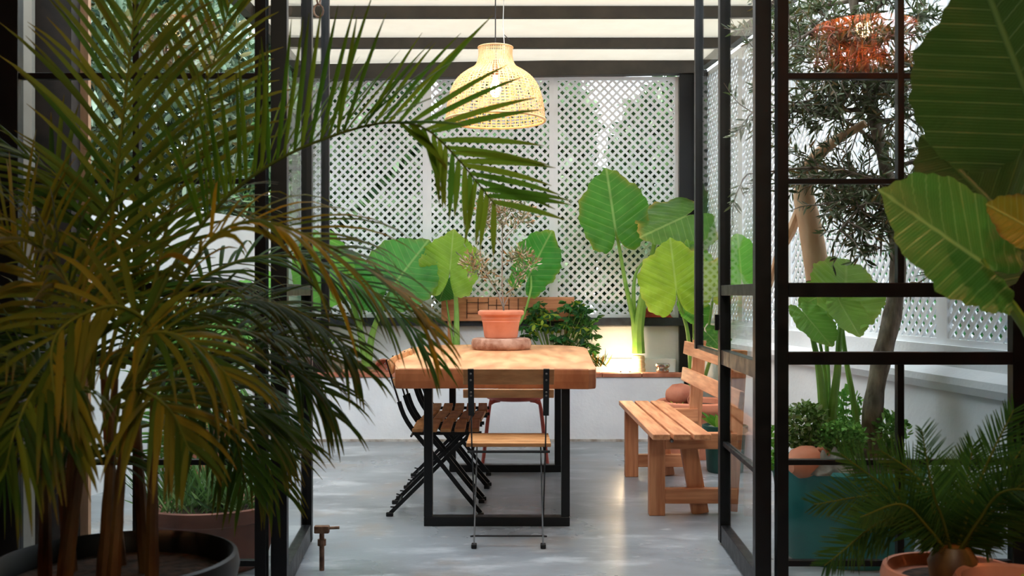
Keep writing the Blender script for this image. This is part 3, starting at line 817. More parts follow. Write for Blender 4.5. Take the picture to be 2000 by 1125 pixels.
MB().tube([(0,0,.35),(0,0,ZR-2.13-.02)], .0035, 6).build('cord', M['cord'], pn)
mb = MB().lathe([(0,.135),(.018,.14),(.03,.16),(.033,.185),(.024,.215),(.014,.24),(.013,.26)], 24); mb.build('bulb', M['bulb'], pn, smooth=True)
point('pendant_light', (0,0,.19), 18, (1,.70,.38), .035, pn)
ch = empty('cable_hook', at(985, 88, 6.05), 'thin cable with a white connector hanging beside the rattan lamp', 'cable')
MB().tube([(0,0,0),(-.003,0,.05),(-.008,0,.12),(0,0,ZR-.0-ch.location.z)], .0025, 5).build('wire', M['plasticw'], ch)
MB().box(-.008,.008,-.006,.006,-.05,.0).build('connector', M['plasticw'], ch, bevel=.002)
MB().bar((.0,0,.06),(.03,0,.03), .004, .004).build('clip', M['cord'], ch)

# ------------------------------------------------------------------ standing metal tap by the left leaf
tp2 = empty('standpipe', (-.765, 4.12, 0), 'rusty standpipe with a short lever at the foot of the left door leaf', 'tap')
MB().tube([(0,0,0),(0,0,.16)], .010, 10).build('pipe', M['rust'], tp2, smooth=True)
MB().tube([(0,0,.10),(0,0,.125)], .017, 10).build('collar', M['rust'], tp2)
MB().box(-.03,.03,-.014,.014,.15,.180).build('head', M['rust'], tp2, bevel=.004)
MB().tube([(.03,0,.17),(.07,0,.172)], .006, 8).build('lever', M['rust'], tp2)
# chain at the top of the left door
chn = empty('door_chain', (-.80, 4.4, 0), 'short metal chain and hook hanging at the top of the left door', 'chain')
ring = lambda c, r_, ax: [c+V((r_*math.cos(a)*(1 if ax else .2), r_*math.cos(a)*(.2 if ax else 1), r_*1.4*math.sin(a))) for a in [2*math.pi*k/10 for k in range(11)]]
c0 = at(622, 5, 4.4)
for k in range(6):
    MB().tube(ring(c0+V((0,0,.30-.055*k-.06)), .02, k % 2), .0045, 5).build('link', M['rust'], chn, world=True)
MB().tube([c0+V((0,0,.24)), V((c0.x, c0.y, ZR-.03))], .004, 5).build('cord', M['rust'], chn, world=True)

# ------------------------------------------------------------------ elephant-ear leaves
def ear_leaf(name, attach, tip, normal, W, lobe, col, edge, parent, wave=.03, cup=.15, notch=.1, mat=None, droop=.0, seedk=0):
    """heart-shaped blade: attach = petiole joint, tip = point of the leaf, W = full width, lobe = length of rear lobes"""
    attach = V(attach); tip = V(tip); ax = tip-attach; L = ax.length; ax.normalize()
    nz = V(normal); nz = (nz-ax*nz.dot(ax)).normalized(); sy = nz.cross(ax)
    NA, NR = 120, 12
    rr = random.Random(seedk*7+3)
    ph = rr.uniform(0, 6)
    # outline keys: angle from tip (deg) -> radius fraction (relative to L or W/2)
    h = W/2
    lo = lobe
    keys = [(0,L),(12,L*.90),(28,(L*.74+h*.1)),(48,(L*.45+h*.52)),(70,(L*.18+h*.86)),(95,h*1.02),(118,h*.95+lo*.08),(140,h*.55+lo*.55),(155,h*.2+lo*.86),(165,lo*.86),(172,lo*.55),(180,notch*lo)]
    an = np.array([k[0] for k in keys], float); rd = np.array([k[1] for k in keys], float)
    vs = [attach]; uv = [(0,0)]; cs = [lin(col)]
    cl_ = np.array(lin(col)); ce = np.array(lin(edge))
    for j in range(1, NR+1):
        q = j/NR
        for i in range(NA):
            a = 360*i/NA; s = 1 if a <= 180 else -1; aa = a if a <= 180 else 360-a
            R = float(np.interp(aa, an, rd))
            R *= 1+wave*.5*math.sin(math.radians(a)*13+ph)*min(1, aa/25)
            R *= 1+.015*math.sin(math.radians(a)*31+ph*2)
            x_ = R*q*math.cos(math.radians(aa)); y_ = s*R*q*math.sin(math.radians(aa))
            z_ = cup*h*(abs(y_)/h)**1.5*.9 - droop*L*(max(x_,0)/L)**2 + wave*h*q*q*math.sin(math.radians(a)*9+ph)*.9
            # relief between the veins
            t = (x_-.55*abs(y_))/L*7.5
            z_ += .010*L*math.cos(2*math.pi*t)*q
            vs.append(attach+ax*x_+sy*y_+nz*z_); uv.append((x_/L, y_/L))
            k_ = max(0, (q-.86)/.14)**1.5*(.5+.5*math.sin(math.radians(a)*5+ph))
            cs.append(tuple(cl_*(1-k_)+ce*k_))
    fs = []
    for i in range(0, NA, 2):  # centre fan as quads
        fs.append((0, 1+i, 1+(i+1)%NA, 1+(i+2)%NA))
    for j in range(NR-1):
        for i in range(NA):
            fs.append((1+j*NA+i, 1+(j+1)*NA+i, 1+(j+1)*NA+(i+1)%NA, 1+j*NA+(i+1)%NA))
    return colmesh(name, [tuple(v) for v in vs], fs, cs, mat or M['ear'], parent, uv=uv)

def petiole(parent, pts, r0, r1, mat='petiole', n=16, name='petiole'):
    c = crom(pts, n); MB().tube(c, [r0+(r1-r0)*i/(n-1) for i in range(n)], 8).build(name, M[mat], parent, world=True, smooth=True)

LIME = (150,190,50); MIDG = (72,140,40); DEEP = (48,116,34); EDGE = (190,170,80)
TOC = V((0,-1,.12))
YE = 7.98
e1 = empty('elephant_ear_plant', (at(1246,720,YE).x, YE, .47), 'tallest elephant-ear plant with a thick ringed stalk, lit by the uplight', 'plant')
ear_leaf('leaf', at(1201,441,YE-.06), at(1184,328,YE-.02), TOC, 120*YE/F, 52*YE/F, (64,138,40), (150,150,50), e1, wave=.05, seedk=1)
petiole(e1, [at(1201,441,YE-.04), at(1209,480,YE), at(1222,555,YE), at(1240,640,YE), at(1246,690,YE)], .012, .022)
ear_leaf('leaf', at(1335,424,YE-.1), at(1249,464,YE-.3), V((.15,-.62,.8)), 150*YE/F, 60*YE/F, (92,140,62), (206,168,80), e1, wave=.05, cup=-.25, seedk=2)
petiole(e1, [at(1335,424,YE-.08), at(1290,440,YE-.04), at(1276,485,YE), at(1262,560,YE), at(1250,640,YE), at(1246,690,YE)], .010, .035)
petiole(e1, [at(1262,505,YE+.03), at(1240,540,YE+.02), at(1238,620,YE+.02), at(1244,690,YE+.02)], .008, .03)
mb = MB(); mb.lathe([(.0,0),(.052,0),(.056,.02),(.05,.035),(.055,.055),(.049,.075),(.054,.095),(.047,.12),(.052,.14),(.044,.165),(.0,.17)], 24, c=(at(1247,720,YE).x, YE, .468)); mb.build('stalk', M['stalkbase'], e1, world=True, smooth=True)
petiole(e1, [at(1247,690,YE), at(1247,640,YE), at(1255,580,YE), at(1266,530,YE)], .052, .02)

e2 = empty('elephant_ear_plant', (1.37, 7.75, 0), 'elephant-ear plant with a big lime leaf behind the bench back', 'plant')
MB().lathe([(0,0),(.07,0),(.085,.2),(.095,.21),(.095,.24),(.08,.23),(0,.22)], 24, c=(1.37,7.75,0)).build('pot', M['blackpot'], e2, world=True, smooth=True)
YF = 7.6
ear_leaf('leaf', at(1320,560,YF-.08), at(1309,464,YF-.05), TOC, 138*YF/F, 56*YF/F, (158,196,52), (190,200,80), e2, wave=.05, seedk=3)
petiole(e2, [at(1320,560,YF-.06), at(1333,610,YF), at(1345,665,YF+.05), (1.36,7.73,.24)], .010, .02)
ear_leaf('leaf', at(1362,548,YF+.1), at(1342,467,YF+.1), V((.3,-1,.2)), 70*YF/F, 40*YF/F, (110,176,50), (160,180,70), e2, wave=.05, seedk=4)
petiole(e2, [at(1362,548,YF+.12), at(1362,620,YF+.1), (1.37,7.75,.24)], .010, .018)
ear_leaf('leaf', at(1385,655,7.3), at(1420,692,7.15), V((.2,-.8,.6)), 60*7.3/F, 25*7.3/F, (60,130,50), (100,150,60), e2, seedk=5)
petiole(e2, [at(1385,655,7.32), at(1365,680,7.5), (1.375,7.72,.24)], .006, .012)
ear_leaf('leaf', at(1394,572,7.2), at(1412,500,7.2), V((-.6,-1,.2)), 60*7.2/F, 20*7.2/F, (150,176,50), (220,170,60), e2, seedk=6)
petiole(e2, [at(1394,572,7.22), at(1384,640,7.4), (1.38,7.74,.24)], .008, .014)
ear_leaf('leaf', at(1448,540,6.9), at(1440,455,6.9), V((-.5,-1,.1)), 66*6.9/F, 22*6.9/F, (112,186,70), (150,190,80), e2, seedk=7)
petiole(e2, [at(1448,540,6.92), at(1420,600,7.3), (1.385,7.76,.24)], .010, .016)
ear_leaf('leaf', at(1352,600,YF+.05), at(1375,640,YF-.05), V((.2,-1,.3)), 60*YF/F, 30*YF/F, (92,170,60), (120,170,70), e2, seedk=17)
petiole(e2, [at(1352,600,YF+.07), at(1355,660,YF+.1), (1.36,7.76,.24)], .007, .012)

e3 = empty('elephant_ear_plant', (at(892,700,YE).x, YE, .47), 'elephant-ear plant with a pointed lime leaf behind the table', 'plant')
ear_leaf('leaf', at(879,524,YE-.1), at(886,448,YE-.06), V((-.1,-1,.1)), 112*YE/F, 62*YE/F, (142,186,54), (170,190,80), e3, wave=.06, seedk=8)
petiole(e3, [at(879,524,YE-.08), at(890,580,YE), at(892,640,YE), at(892,705,YE)], .010, .030)
ear_leaf('leaf', at(868,560,YE+.06), at(858,590,YE), V((0,-1,.2)), 70*YE/F, 35*YE/F, (44,118,44), (60,120,50), e3, seedk=9)
petiole(e3, [at(868,560,YE+.08), at(880,640,YE+.02), at(892,705,YE)], .006, .012)
ear_leaf('leaf', at(1036,532,YE-.02), at(1078,449,YE+.05), V((.45,-1,.0)), 84*YE/F, 50*YE/F, (54,150,50), (150,170,60), e3, wave=.06, seedk=10)
petiole(e3, [at(1036,532,YE), at(1036,570,YE-.05), at(1010,640,YE-.05), at(940,690,YE-.03), at(896,704,YE)], .008, .014)

e4 = empty('elephant_ear_plant', (at(716,718,YE).x, YE, .47), 'elephant-ear plant with several green stalks left of the table, behind the palm', 'plant')
ear_leaf('leaf', at(775,548,YE-.15), at(838,468,YE-.05), V((.1,-1,.15)), 130*YE/F, 48*YE/F, (78,160,72), (120,150,60), e4, wave=.05, seedk=11)
petiole(e4, [at(775,548,YE-.13), at(752,590,YE), at(728,650,YE), at(718,715,YE)], .010, .034)
ear_leaf('leaf', at(672,522,YE-.2), at(700,592,YE-.3), V((.2,-1,.1)), 76*YE/F, 26*YE/F, (56,150,50), (80,150,60), e4, seedk=12)
petiole(e4, [at(672,522,YE-.18), at(685,580,YE), at(702,640,YE), at(716,716,YE)], .010, .034)
ear_leaf('leaf', at(708,560,YE-.1), at(735,610,YE-.2), V((.1,-1,.4)), 70*YE/F, 30*YE/F, (60,156,60), (80,150,60), e4, seedk=13)
petiole(e4, [at(708,560,YE-.08), at(706,640,YE), at(716,716,YE)], .007, .014)
ear_leaf('leaf', at(628,470,7.6), at(632,612,7.5), V((.3,-1,.1)), 60*7.6/F, 20*7.6/F, (96,168,52), (110,160,60), e4, seedk=14)
petiole(e4, [at(628,470,7.62), at(650,560,7.8), at(700,690,YE)], .008, .014)
e5 = empty('elephant_ear_plant', (-1.9, 6.3, 0), 'low elephant-ear plant in the garden seen through the left window', 'plant')
MB().lathe([(0,0),(.13,0),(.16,.3),(.17,.31),(.15,.28),(0,.27)], 24, c=(-1.9,6.3,0)).build('pot', M['terra2'], e5, world=True, smooth=True)
for k, (ax_, ay_, tx_, ty_) in enumerate([(480,620,500,690),(440,640,400,700),(500,560,530,610),(350,680,320,740)]):
    ear_leaf('leaf', at(ax_,ay_,6.3), at(tx_,ty_,6.1), V((.1,-1,.5)), .28, .12, (96,168,70), (120,170,70), e5, seedk=20+k)
    petiole(e5, [at(ax_,ay_,6.32), (-1.85,6.3,.6), (-1.9,6.3,.27)], .008, .014)

# ------------------------------------------------------------------ umbrella plant behind the table
sc = empty('umbrella_plant', (.33, 7.95, .47), 'variegated umbrella plant, bushy and dark green, behind the right of the table', 'plant')
P = []; D = []; LL = []; CC = []; mb = MB()
for k in range(120):
    cx_ = random.uniform(1020, 1170); cy_ = random.uniform(590, 690)
    if cx_ < 1075 and cy_ > 660: continue
    top = 588 if 1030 < cx_ < 1070 or 1100 < cx_ < 1160 else 612
    if cy_ < top: continue
    if cx_ > 1150 and cy_ < 610: continue
    Yk = random.uniform(7.82, 8.08); c = at(cx_, cy_, Yk)
    if random.random() < .4: mb.tube([c, V((.33+(c.x-.33)*.5, 7.95, (.47+c.z)/2)), V((.33,7.95,.47))], .004, 4)
    up = V((random.gauss(0,.35), random.gauss(-.5,.3), 1)).normalized(); q = up.cross(V((1,.2,0))).normalized(); w_ = up.cross(q)
    yel = random.random() < (.45 if cx_ < 1080 else .12)
    for j in range(7):
        a = 2*math.pi*j/7+random.uniform(-.1,.1); d = q*math.cos(a)+w_*math.sin(a)-up*.25
        P.append(c); D.append(d); LL.append(random.uniform(.05,.075)); CC.append((150,170,50) if (yel and j%2) else random.choice([(34,84,36),(44,100,44),(60,120,50),(28,70,40)]))
mb.build('stem', M['petiole_d'], sc, world=True)
leaves('foliage', P, D, LL, np.array(LL)*.42, np.array([lin(c) for c in CC]), M['herb'], sc)
P = []; D = []
bp = empty('orange_bromeliad', (at(1168,712,7.9).x, 7.9, .47), 'dry orange and green sprouts beside the table end in the planter', 'plant')
for k in range(34):
    P.append(at(1166+random.gauss(0,8), 712, 7.9)+V((0,0,-.02))); D.append((random.gauss(0,.6), random.gauss(0,.5), 1))
leaves('leaf', P, D, RNG.uniform(.06,.16,len(P)), .018, mixcols(len(P), [(196,140,50),(150,110,40),(90,110,50),(60,90,40)]), M['herb'], bp)

# ------------------------------------------------------------------ teal pot with olive tree
TP = V((1.425, 4.36, 0))
tq = empty('teal_pot', TP, 'large teal glazed pot behind the right steel window', 'pot')
MB().lathe([(0,0),(.25,0),(.265,.02),(.305,.34),(.318,.36),(.322,.385),(.312,.40),(.295,.395),(.285,.36),(0,.36)], 56).build('pot', M['teal'], tq, smooth=True)
MB().lathe([(0,.385),(.29,.382)], 32).build('soil', M['soil'], tq)
ot = empty('olive_tree', (at(1698,890,4.42).x, 4.42, .386), 'leafy olive tree with a bent grey trunk growing in the teal pot', 'tree')
tr = crom([at(1698,905,4.42), at(1700,860,4.42), at(1707,780,4.42), at(1722,700,4.43), at(1743,615,4.45), at(1754,520,4.46), at(1745,420,4.46), at(1728,320,4.46), at(1705,220,4.45), at(1686,120,4.45), at(1668,10,4.45), at(1655,-120,4.45)], 44)
rad = []
for i in range(44):
    t = i/43; r_ = .046*(1-t)+.016*t
    r_ *= 1+.07*math.sin(i*1.7)+.05*math.sin(i*.63+1)
    if i < 3: r_ *= 1.15
    rad.append(r_)
MB().tube(tr, rad, 14).build('trunk', M['bark'], ot, world=True, smooth=True)
br = []; LP = []; LD = []; mb = MB()
def spray(p0, d0, L, nl, mbx):
    """a twig with paired leaves"""
    pts = [V(p0)]; d = V(d0).normalized()
    for i in range(8):
        d = (d+V((random.gauss(0,.16), random.gauss(0,.16), random.gauss(-.04,.12)))).normalized(); pts.append(pts[-1]+d*L/8)
    mbx.tube(pts, [.0035*(1-.7*i/8) for i in range(9)], 4)
    for i in range(nl):
        k = random.uniform(.6, 7.99); j = int(k); p = pts[j].lerp(pts[j+1], k-j); t = (pts[j+1]-pts[j]).normalized()
        s = V((random.gauss(0,1), random.gauss(0,1), random.gauss(0,1))); s = (s-t*s.dot(t)).normalized()
        LP.append(p); LD.append(t*.7+s*.8)
    return pts
def branch(p0, p1, r0, nspray, L=.22, mbx=None):
    mid = (V(p0)+V(p1))/2+V((random.gauss(0,.04), random.gauss(0,.04), random.gauss(.02,.04)))
    c = crom([p0, mid, p1], 14); mbx.tube(c, [r0*(1-.75*i/13) for i in range(14)], 6)
    for k in range(nspray):
        i = random.randint(3, 13); d = V((random.gauss(0,1), random.gauss(0,.8), random.gauss(0,.8)))+(V(p1)-V(p0)).normalized()*.5
        spray(c[i], d, random.uniform(.6,1.2)*L, 15, mbx)
targets = [(1560,300,24),(1540,210,30),(1500,130,18),(1560,90,26),(1600,20,30),(1620,220,26),(1640,330,26),(1600,400,22),(1560,340,20),(1680,440,18),(1640,450,14),(1720,60,22),(1780,130,24),(1800,220,22),(1830,320,18),(1790,400,14),(1850,130,16),(1880,260,14),(1540,30,20),(1470,60,12),(1470,220,12),(1460,340,8),(1700,150,18),(1750,-20,18),(1660,-40,20),(1810,20,18),(1900,360,10),(1790,480,8),(1850,470,8),(1720,500,5),(1590,150,20),(1650,120,20)]
for tx_, ty_, ns in targets:
    i = min(43, max(20, int(20+(430-ty_)/25)+random.randint(-3,2)))
    branch(tr[i], at(tx_, ty_, min(4.45+random.uniform(-.3,.35), 2.12/((tx_-1000)/2000+.1036)-.05)), .012, ns, .20, mb)
mb.build('branch', M['bark'], ot, world=True, kind='stuff')
n = len(LP)
leaves('foliage', LP, LD, RNG.uniform(.035,.062,n), RNG.uniform(.007,.011,n), mixcols(n, [(74,80,58),(96,102,76),(122,130,104),(134,104,68),(60,68,52),(160,166,144)], [.25,.25,.18,.1,.14,.08]), M['olive'], ot)
# pale lopped limb
lg = crom([at(1600,552,4.75), at(1590,490,4.75), at(1580,430,4.75), at(1570,370,4.74), at(1600,300,4.65), at(1690,240,4.5)], 18)
MB().tube(lg, [.058,.057,.056,.055,.054,.053,.052,.050,.047,.043,.038,.034,.03,.026,.022,.02,.018,.016], 14).build('lopped_limb', M['pale'], ot, world=True, smooth=True, label='thick pale peeled limb cut off at its lower end')
cut = MB().tube([at(1601,560,4.75), at(1599.5,546,4.75)], [.054,.060], 14).build('cut_end', M['darkcut'], bpy.data.objects['lopped_limb'], world=True)
MB().tube(crom([at(1566,395,4.8), at(1545,450,4.9), at(1520,500,5.0), at(1503,560,5.1)], 10), [.02,.022,.024,.026,.024,.022,.02,.018,.016,.012], 8).build('side_branch', M['pale'], ot, world=True, smooth=True)

# elephant ear in the teal pot
e6 = empty('elephant_ear_plant', (at(1618,850,4.3).x, 4.3, .386), 'elephant-ear plant with pale green stalks in the teal pot', 'plant')
ear_leaf('leaf', at(1650,592,4.28), at(1654,503,4.5), V((0,-1,.1)), 128*4.3/F, 62*4.3/F, (146,190,84), (180,196,100), e6, wave=.05, seedk=31)
petiole(e6, [at(1650,592,4.29), at(1640,650,4.3), at(1636,720,4.3), at(1626,800,4.3), at(1620,885,4.3)], .009, .024)
ear_leaf('leaf', at(1576,618,4.3), at(1626,679,4.2), V((.4,-1,.35)), 74*4.3/F, 38*4.3/F, (118,172,74), (150,180,90), e6, wave=.05, seedk=32)
petiole(e6, [at(1576,618,4.31), at(1594,690,4.3), at(1604,760,4.3), at(1614,885,4.3)], .008, .026)
petiole(e6, [at(1600,660,4.33), at(1612,740,4.33), at(1618,885,4.33)], .006, .014)
ear_leaf('leaf', at(1640,590,4.26), at(1680,660,4.15), V((.3,-1,.15)), 60*4.3/F, 24*4.3/F, (150,194,90), (170,196,100), e6, wave=.05, seedk=33)
petiole(e6, [at(1640,600,4.36), at(1652,700,4.36), at(1668,790,4.36), at(1680,885,4.36)], .008, .016)
ear_leaf('leaf', at(1606,575,4.45), at(1560,600,4.4), V((-.1,-1,.3)), 60*4.4/F, 24*4.4/F, (126,180,80), (150,180,90), e6, seedk=34)
petiole(e6, [at(1606,575,4.46), at(1616,700,4.4), at(1620,885,4.36)], .006, .014)
# herbs
def herb(name, cx, cy, rx, ry, Y, n, L, pal, label, stems=20):
    base = at(cx, cy+ry, Y); e = empty(name, (base.x, Y, .386), label, 'plant'); P = []; D = []; mb = MB()
    for k in range(n):
        a = random.uniform(0, 6.283); q = random.random()**.5
        p = at(cx+rx*q*math.cos(a), cy+ry*q*math.sin(a), Y+random.uniform(-.07,.07)); P.append(p); D.append((random.gauss(0,1), random.gauss(-.3,1), random.gauss(.5,.7)))
    for k in range(stems):
        p = V(P[k]); mb.tube([V((base.x+random.uniform(-.04,.04), Y, .38)), V(((base.x+p.x)/2, Y, (.386+p.z)/2+.01)), p], .0022, 4)
    mb.build('stem', M['petiole'], e, world=True)
    leaves('foliage', P, D, RNG.uniform(.7,1.3,n)*L, RNG.uniform(.7,1.2,n)*L*.62, mixcols(n, pal), M['herb'], e)
herb('jade_bush', 1572, 836, 46, 48, 4.25, 900, .026, [(96,130,64),(130,160,84),(180,190,150),(76,110,50),(150,174,100)], 'bushy jade-like plant with pale speckled leaves in the teal pot')
herb('parsley_bush', 1640, 858, 52, 36, 4.22, 1300, .020, [(120,176,80),(150,200,100),(96,150,66)], 'fresh light-green herb clump beside the olive trunk')
herb('mint_sprigs', 1655, 800, 26, 40, 4.45, 120, .034, [(96,160,70),(120,176,80)], 'taller mint-like sprigs left of the olive trunk')
herb('trailing_herb', 1740, 850, 32, 44, 4.4, 330, .028, [(120,176,90),(150,196,110),(90,150,66)], 'trailing pale herb right of the olive trunk')
herb('edge_herb', 1518, 875, 14, 50, 4.3, 170, .03, [(120,180,70),(150,200,90)], 'green trailing sprigs at the left rim of the teal pot')
bpy.data.objects['edge_herb'].location.z = .386
aj = empty('clay_jar', (at(1570,900,4.18).x, 4.18, .386), 'round red clay jar lying on the rim of the teal pot', 'jar')
j = MB().lathe([(0,-.07),(.03,-.07),(.06,-.04),(.066,0),(.056,.045),(.03,.065),(.028,.085),(.04,.095),(.03,.098),(.02,.08)], 28).build('body', M['terra'], aj, smooth=True)
j.rotation_euler = (math.radians(80), 0, math.radians(105)); j.location = (0,-.02,.045)
hn = MB().tube(crom([(.03,-.03,.085),(.06,-.035,.10),(.075,-.035,.07),(.06,-.035,.03)], 10), .009, 8).build('handle', M['terra'], aj, smooth=True)
rg = tag(cloth_heap().build('rag', M['greystone'], smooth=True), 'grey rag draped over the front rim of the teal pot', 'cloth')
rg.location = (at(1615,925,4.14).x+.02, 4.13, .383); rg.scale = (.75, 1.1, .9); rg.modifiers.new('thick', 'SOLIDIFY').thickness = .003

# ------------------------------------------------------------------ foliage beyond the walls
def cloud(name, boxes, n, L, W, pal, label, cat, mat='olive', droop=0, kindroot=None, core=None, trunk=None):
    e = empty(name, ((boxes[0][0]+boxes[0][1])/2, (boxes[0][2]+boxes[0][3])/2, 0), label, cat, 'greenery beyond the garden walls')
    P = []; vol = [(b[1]-b[0])*(b[3]-b[2])*(b[5]-b[4]) for b in boxes]; tv = sum(vol)
    for b, v_ in zip(boxes, vol):
        m = int(n*v_/tv); c = np.array([(b[0]+b[1])/2, (b[2]+b[3])/2, (b[4]+b[5])/2]); h = np.array([(b[1]-b[0])/2, (b[3]-b[2])/2, (b[5]-b[4])/2])
        q = RNG.normal(size=(m, 3)); q = q/np.linalg.norm(q, axis=1, keepdims=True)*RNG.uniform(.45,1,(m,1))**.6
        P.append(c+q*h*1.15)
    P = np.concatenate(P); D = RNG.normal(size=P.shape)+np.array([0,-.4,.4-droop])
    leaves('foliage', P, D, RNG.uniform(.7,1.3,len(P))*L, RNG.uniform(.7,1.3,len(P))*W, mixcols(len(P), pal), M[mat], e)
    x_, y_ = e.location.x, e.location.y; zt = min(b[4] for b in boxes)+.5
    mb = MB()
    for k in range(5):
        tx_ = x_+random.uniform(-.4,.4); mb.tube([(x_, y_, -.1), (x_+(tx_-x_)*.5, y_, zt*.6), (tx_, y_+random.uniform(-.2,.2), zt+.3)], [.05,.035,.02], 6)
    mb.build('stem', M['bark'], e, world=True)
    return e
hp = [(120,142,120),(150,176,150),(180,200,176),(90,116,100),(60,84,72),(140,130,90),(200,214,196)]
cloud('garden_bush', [(-3.7,-2.4,5.85,6.8,1.4,3.7)], 15000, .12, .032, hp, 'silvery olive hedge above the left wall, nearest part', 'hedge')
cloud('garden_bush', [(-3.3,-2.05,7.0,8.3,1.4,4.1)], 17000, .12, .032, hp, 'silvery olive hedge above the left wall, part nearest the doors', 'hedge')
cloud('garden_bush', [(-4.4,-2.95,4.7,5.6,1.3,3.6)], 9000, .12, .032, hp, 'silvery olive hedge beside the orange post at far left', 'hedge')
gp_ = [(52,84,50),(84,120,70),(120,150,104),(36,58,40),(160,180,140)]
cloud('garden_bush', [(-2.9,-.9,9.9,10.8,.0,3.9)], 16000, .16, .07, gp_, 'green shrub behind the left lattice panel', 'shrub')
cloud('garden_bush', [(-.7,.75,9.9,10.8,.0,4.0)], 16000, .16, .07, gp_, 'green shrub behind the lattice by the lamp', 'shrub')
cloud('garden_bush', [(.95,2.4,9.9,10.8,.0,3.1)], 12000, .16, .07, gp_, 'green shrub behind the right lattice panel', 'shrub')
cloud('garden_bush', [(2.1,3.0,6.6,8.4,.1,1.8)], 3500, .12, .05, [(44,104,60),(70,140,80),(100,160,90)], 'low green shrub behind the right wall, far part', 'shrub')
cloud('garden_bush', [(2.5,3.4,4.2,6.2,.1,1.65)], 4500, .12, .05, [(34,100,60),(60,130,76),(90,150,80)], 'low green shrub behind the right wall, near part', 'shrub')

# garden pots outside the left window
bw = empty('bowl_planter', (-1.235, 4.22, 0), 'broad brown clay bowl planter outside the left window', 'planter')
MB().lathe([(0,0),(.20,0),(.22,.02),(.27,.20),(.295,.21),(.30,.235),(.295,.262),(.28,.265),(.265,.24),(0,.22)], 48).build('bowl', noisy('brown_clay', (120,74,60), (156,104,86), 6, .8, bump=.2), bw, smooth=True)
MB().lathe([(0,.235),(.27,.232)], 24).build('soil', M['soil'], bw)
P = []; D = []
for k in range(420):
    a = random.uniform(0,6.283); q = random.uniform(0,.26); P.append((-1.235+q*math.cos(a), 4.22+q*math.sin(a), .235)); D.append((random.gauss(0,.7), random.gauss(0,.7), 1))
leaves('foliage', P, D, RNG.uniform(.08,.30,420), .012, mixcols(420, [(70,110,60),(100,140,80),(130,160,110),(50,86,50)]), M['herb'], bw)
gb = empty('garden_palm', (-1.75, 5.2, 0), 'green feathery garden plant outside the left window', 'plant')

# ------------------------------------------------------------------ palms and cycads
def frond(parent, pts, L, nl, s0=.25, lift=.35, ang=(75,28), N=(0,0,1), droop=.5, w=.014, c0=(70,92,22), c1=(110,112,24), tipc=(120,84,30), rr=.006, name='frond', single=False, segs=6, jitter=.12, mat=None, lens=(.55,1.0,.45), rc=(120,120,40), N2=None, lift2=None):
    """arching leaf: rachis through pts, nl leaflets a side; leaflets bend with gravity"""
    K = 40; c = crom(pts, K); N = V(N).normalized()
    base = MB(); 
    Vs = []; Fs = []; Cs = []
    # rachis
    t0 = MB().tube(c, [rr*(1-.75*i/(K-1)) for i in range(K)], 6)
    quads = [f_ for f_ in t0.f if len(f_) == 4]
    Vs += t0.v; Fs += quads; Cs += [lin(rc)]*len(t0.v)
    singles = []
    for k in range(nl):
        for sd in (-1, 1):
            s = s0+(1-s0)*((k+.5+random.uniform(-.3,.3))/nl); fi = s*(K-1); i = min(int(fi), K-2)
            p = c[i].lerp(c[i+1], fi-i); T = (c[i+1]-c[i]).normalized()
            q = (s-s0)/(1-s0); Nn = N if N2 is None else N.lerp(V(N2).normalized(), min(1,max(0,(q-.45)/.3))).normalized()
            S = T.cross(Nn)
            if S.length < .15: S = T.cross(V((1,0,0)))
            S.normalize(); U = S.cross(T).normalized()
            q = (s-s0)/(1-s0)
            a = math.radians(ang[0]+(ang[1]-ang[0])*q+random.gauss(0,4))
            ll = L*(lens[0]+(lens[1]-lens[0])*min(1,q/.35) if q < .35 else lens[1]+(lens[2]-lens[1])*((q-.35)/.65)**1.3)*random.uniform(.88,1.1)
            lf = lift if lift2 is None else lift+(lift2-lift)*min(1,max(0,(q-.45)/.3))
            d = T*math.cos(a)+S*(sd*math.sin(a))+U*(lf+random.gauss(0,jitter)); d.normalize()
            if N2 is not None and q > .4 and d.z < -.35: ll *= .62
            wv = d.cross(U).normalized()
            pos = V(p); pts_ = []; dd = V(d)
            cc0 = np.array(lin(c0)); cc1 = np.array(lin(c1)); ct = np.array(lin(tipc)); mixf = min(1, max(0, random.gauss(.4,.3))); cb_ = cc0*(1-mixf)+cc1*mixf
            vs = []; cs = []
            for j in range(segs+1):
                u = j/segs; ww = w*math.sin(math.pi*min(1,(u*.92+.10)))**.6*(1-u*.25)*.5
                if j == segs: ww = .0005
                wd = wv
                nn = wd.cross(dd).normalized()
                vs += [pos-wd*ww-nn*ww*.35, pos, pos+wd*ww-nn*ww*.35]
                tf = max(0, (u-.72)/.28)*.8
                cs += [tuple(cb_*(1-tf)+ct*tf)]*3
                pos = pos+dd*(ll/segs); dd = (dd+V((0,0,-droop*.9/segs))*(.4+u*1.6)).normalized()
            fs = []
            for j in range(segs):
                b_ = 3*j; fs += [(b_,b_+1,b_+4,b_+3),(b_+1,b_+2,b_+5,b_+4)]
            if single: singles.append((vs, fs, cs))
            else:
                b0 = len(Vs); Vs += [tuple(v) for v in vs]; Fs += [tuple(x_+b0 for x_ in f_) for f_ in fs]; Cs += cs
    o = colmesh(name, Vs, Fs, Cs, mat or M['leaf'], parent)
    for vs, fs, cs in singles: colmesh('leaflet', [tuple(v) for v in vs], fs, cs, mat or M['leaf'], o)
    return o
def pxs(pts): return [at(a, b, Y) for a, b, Y in pts]

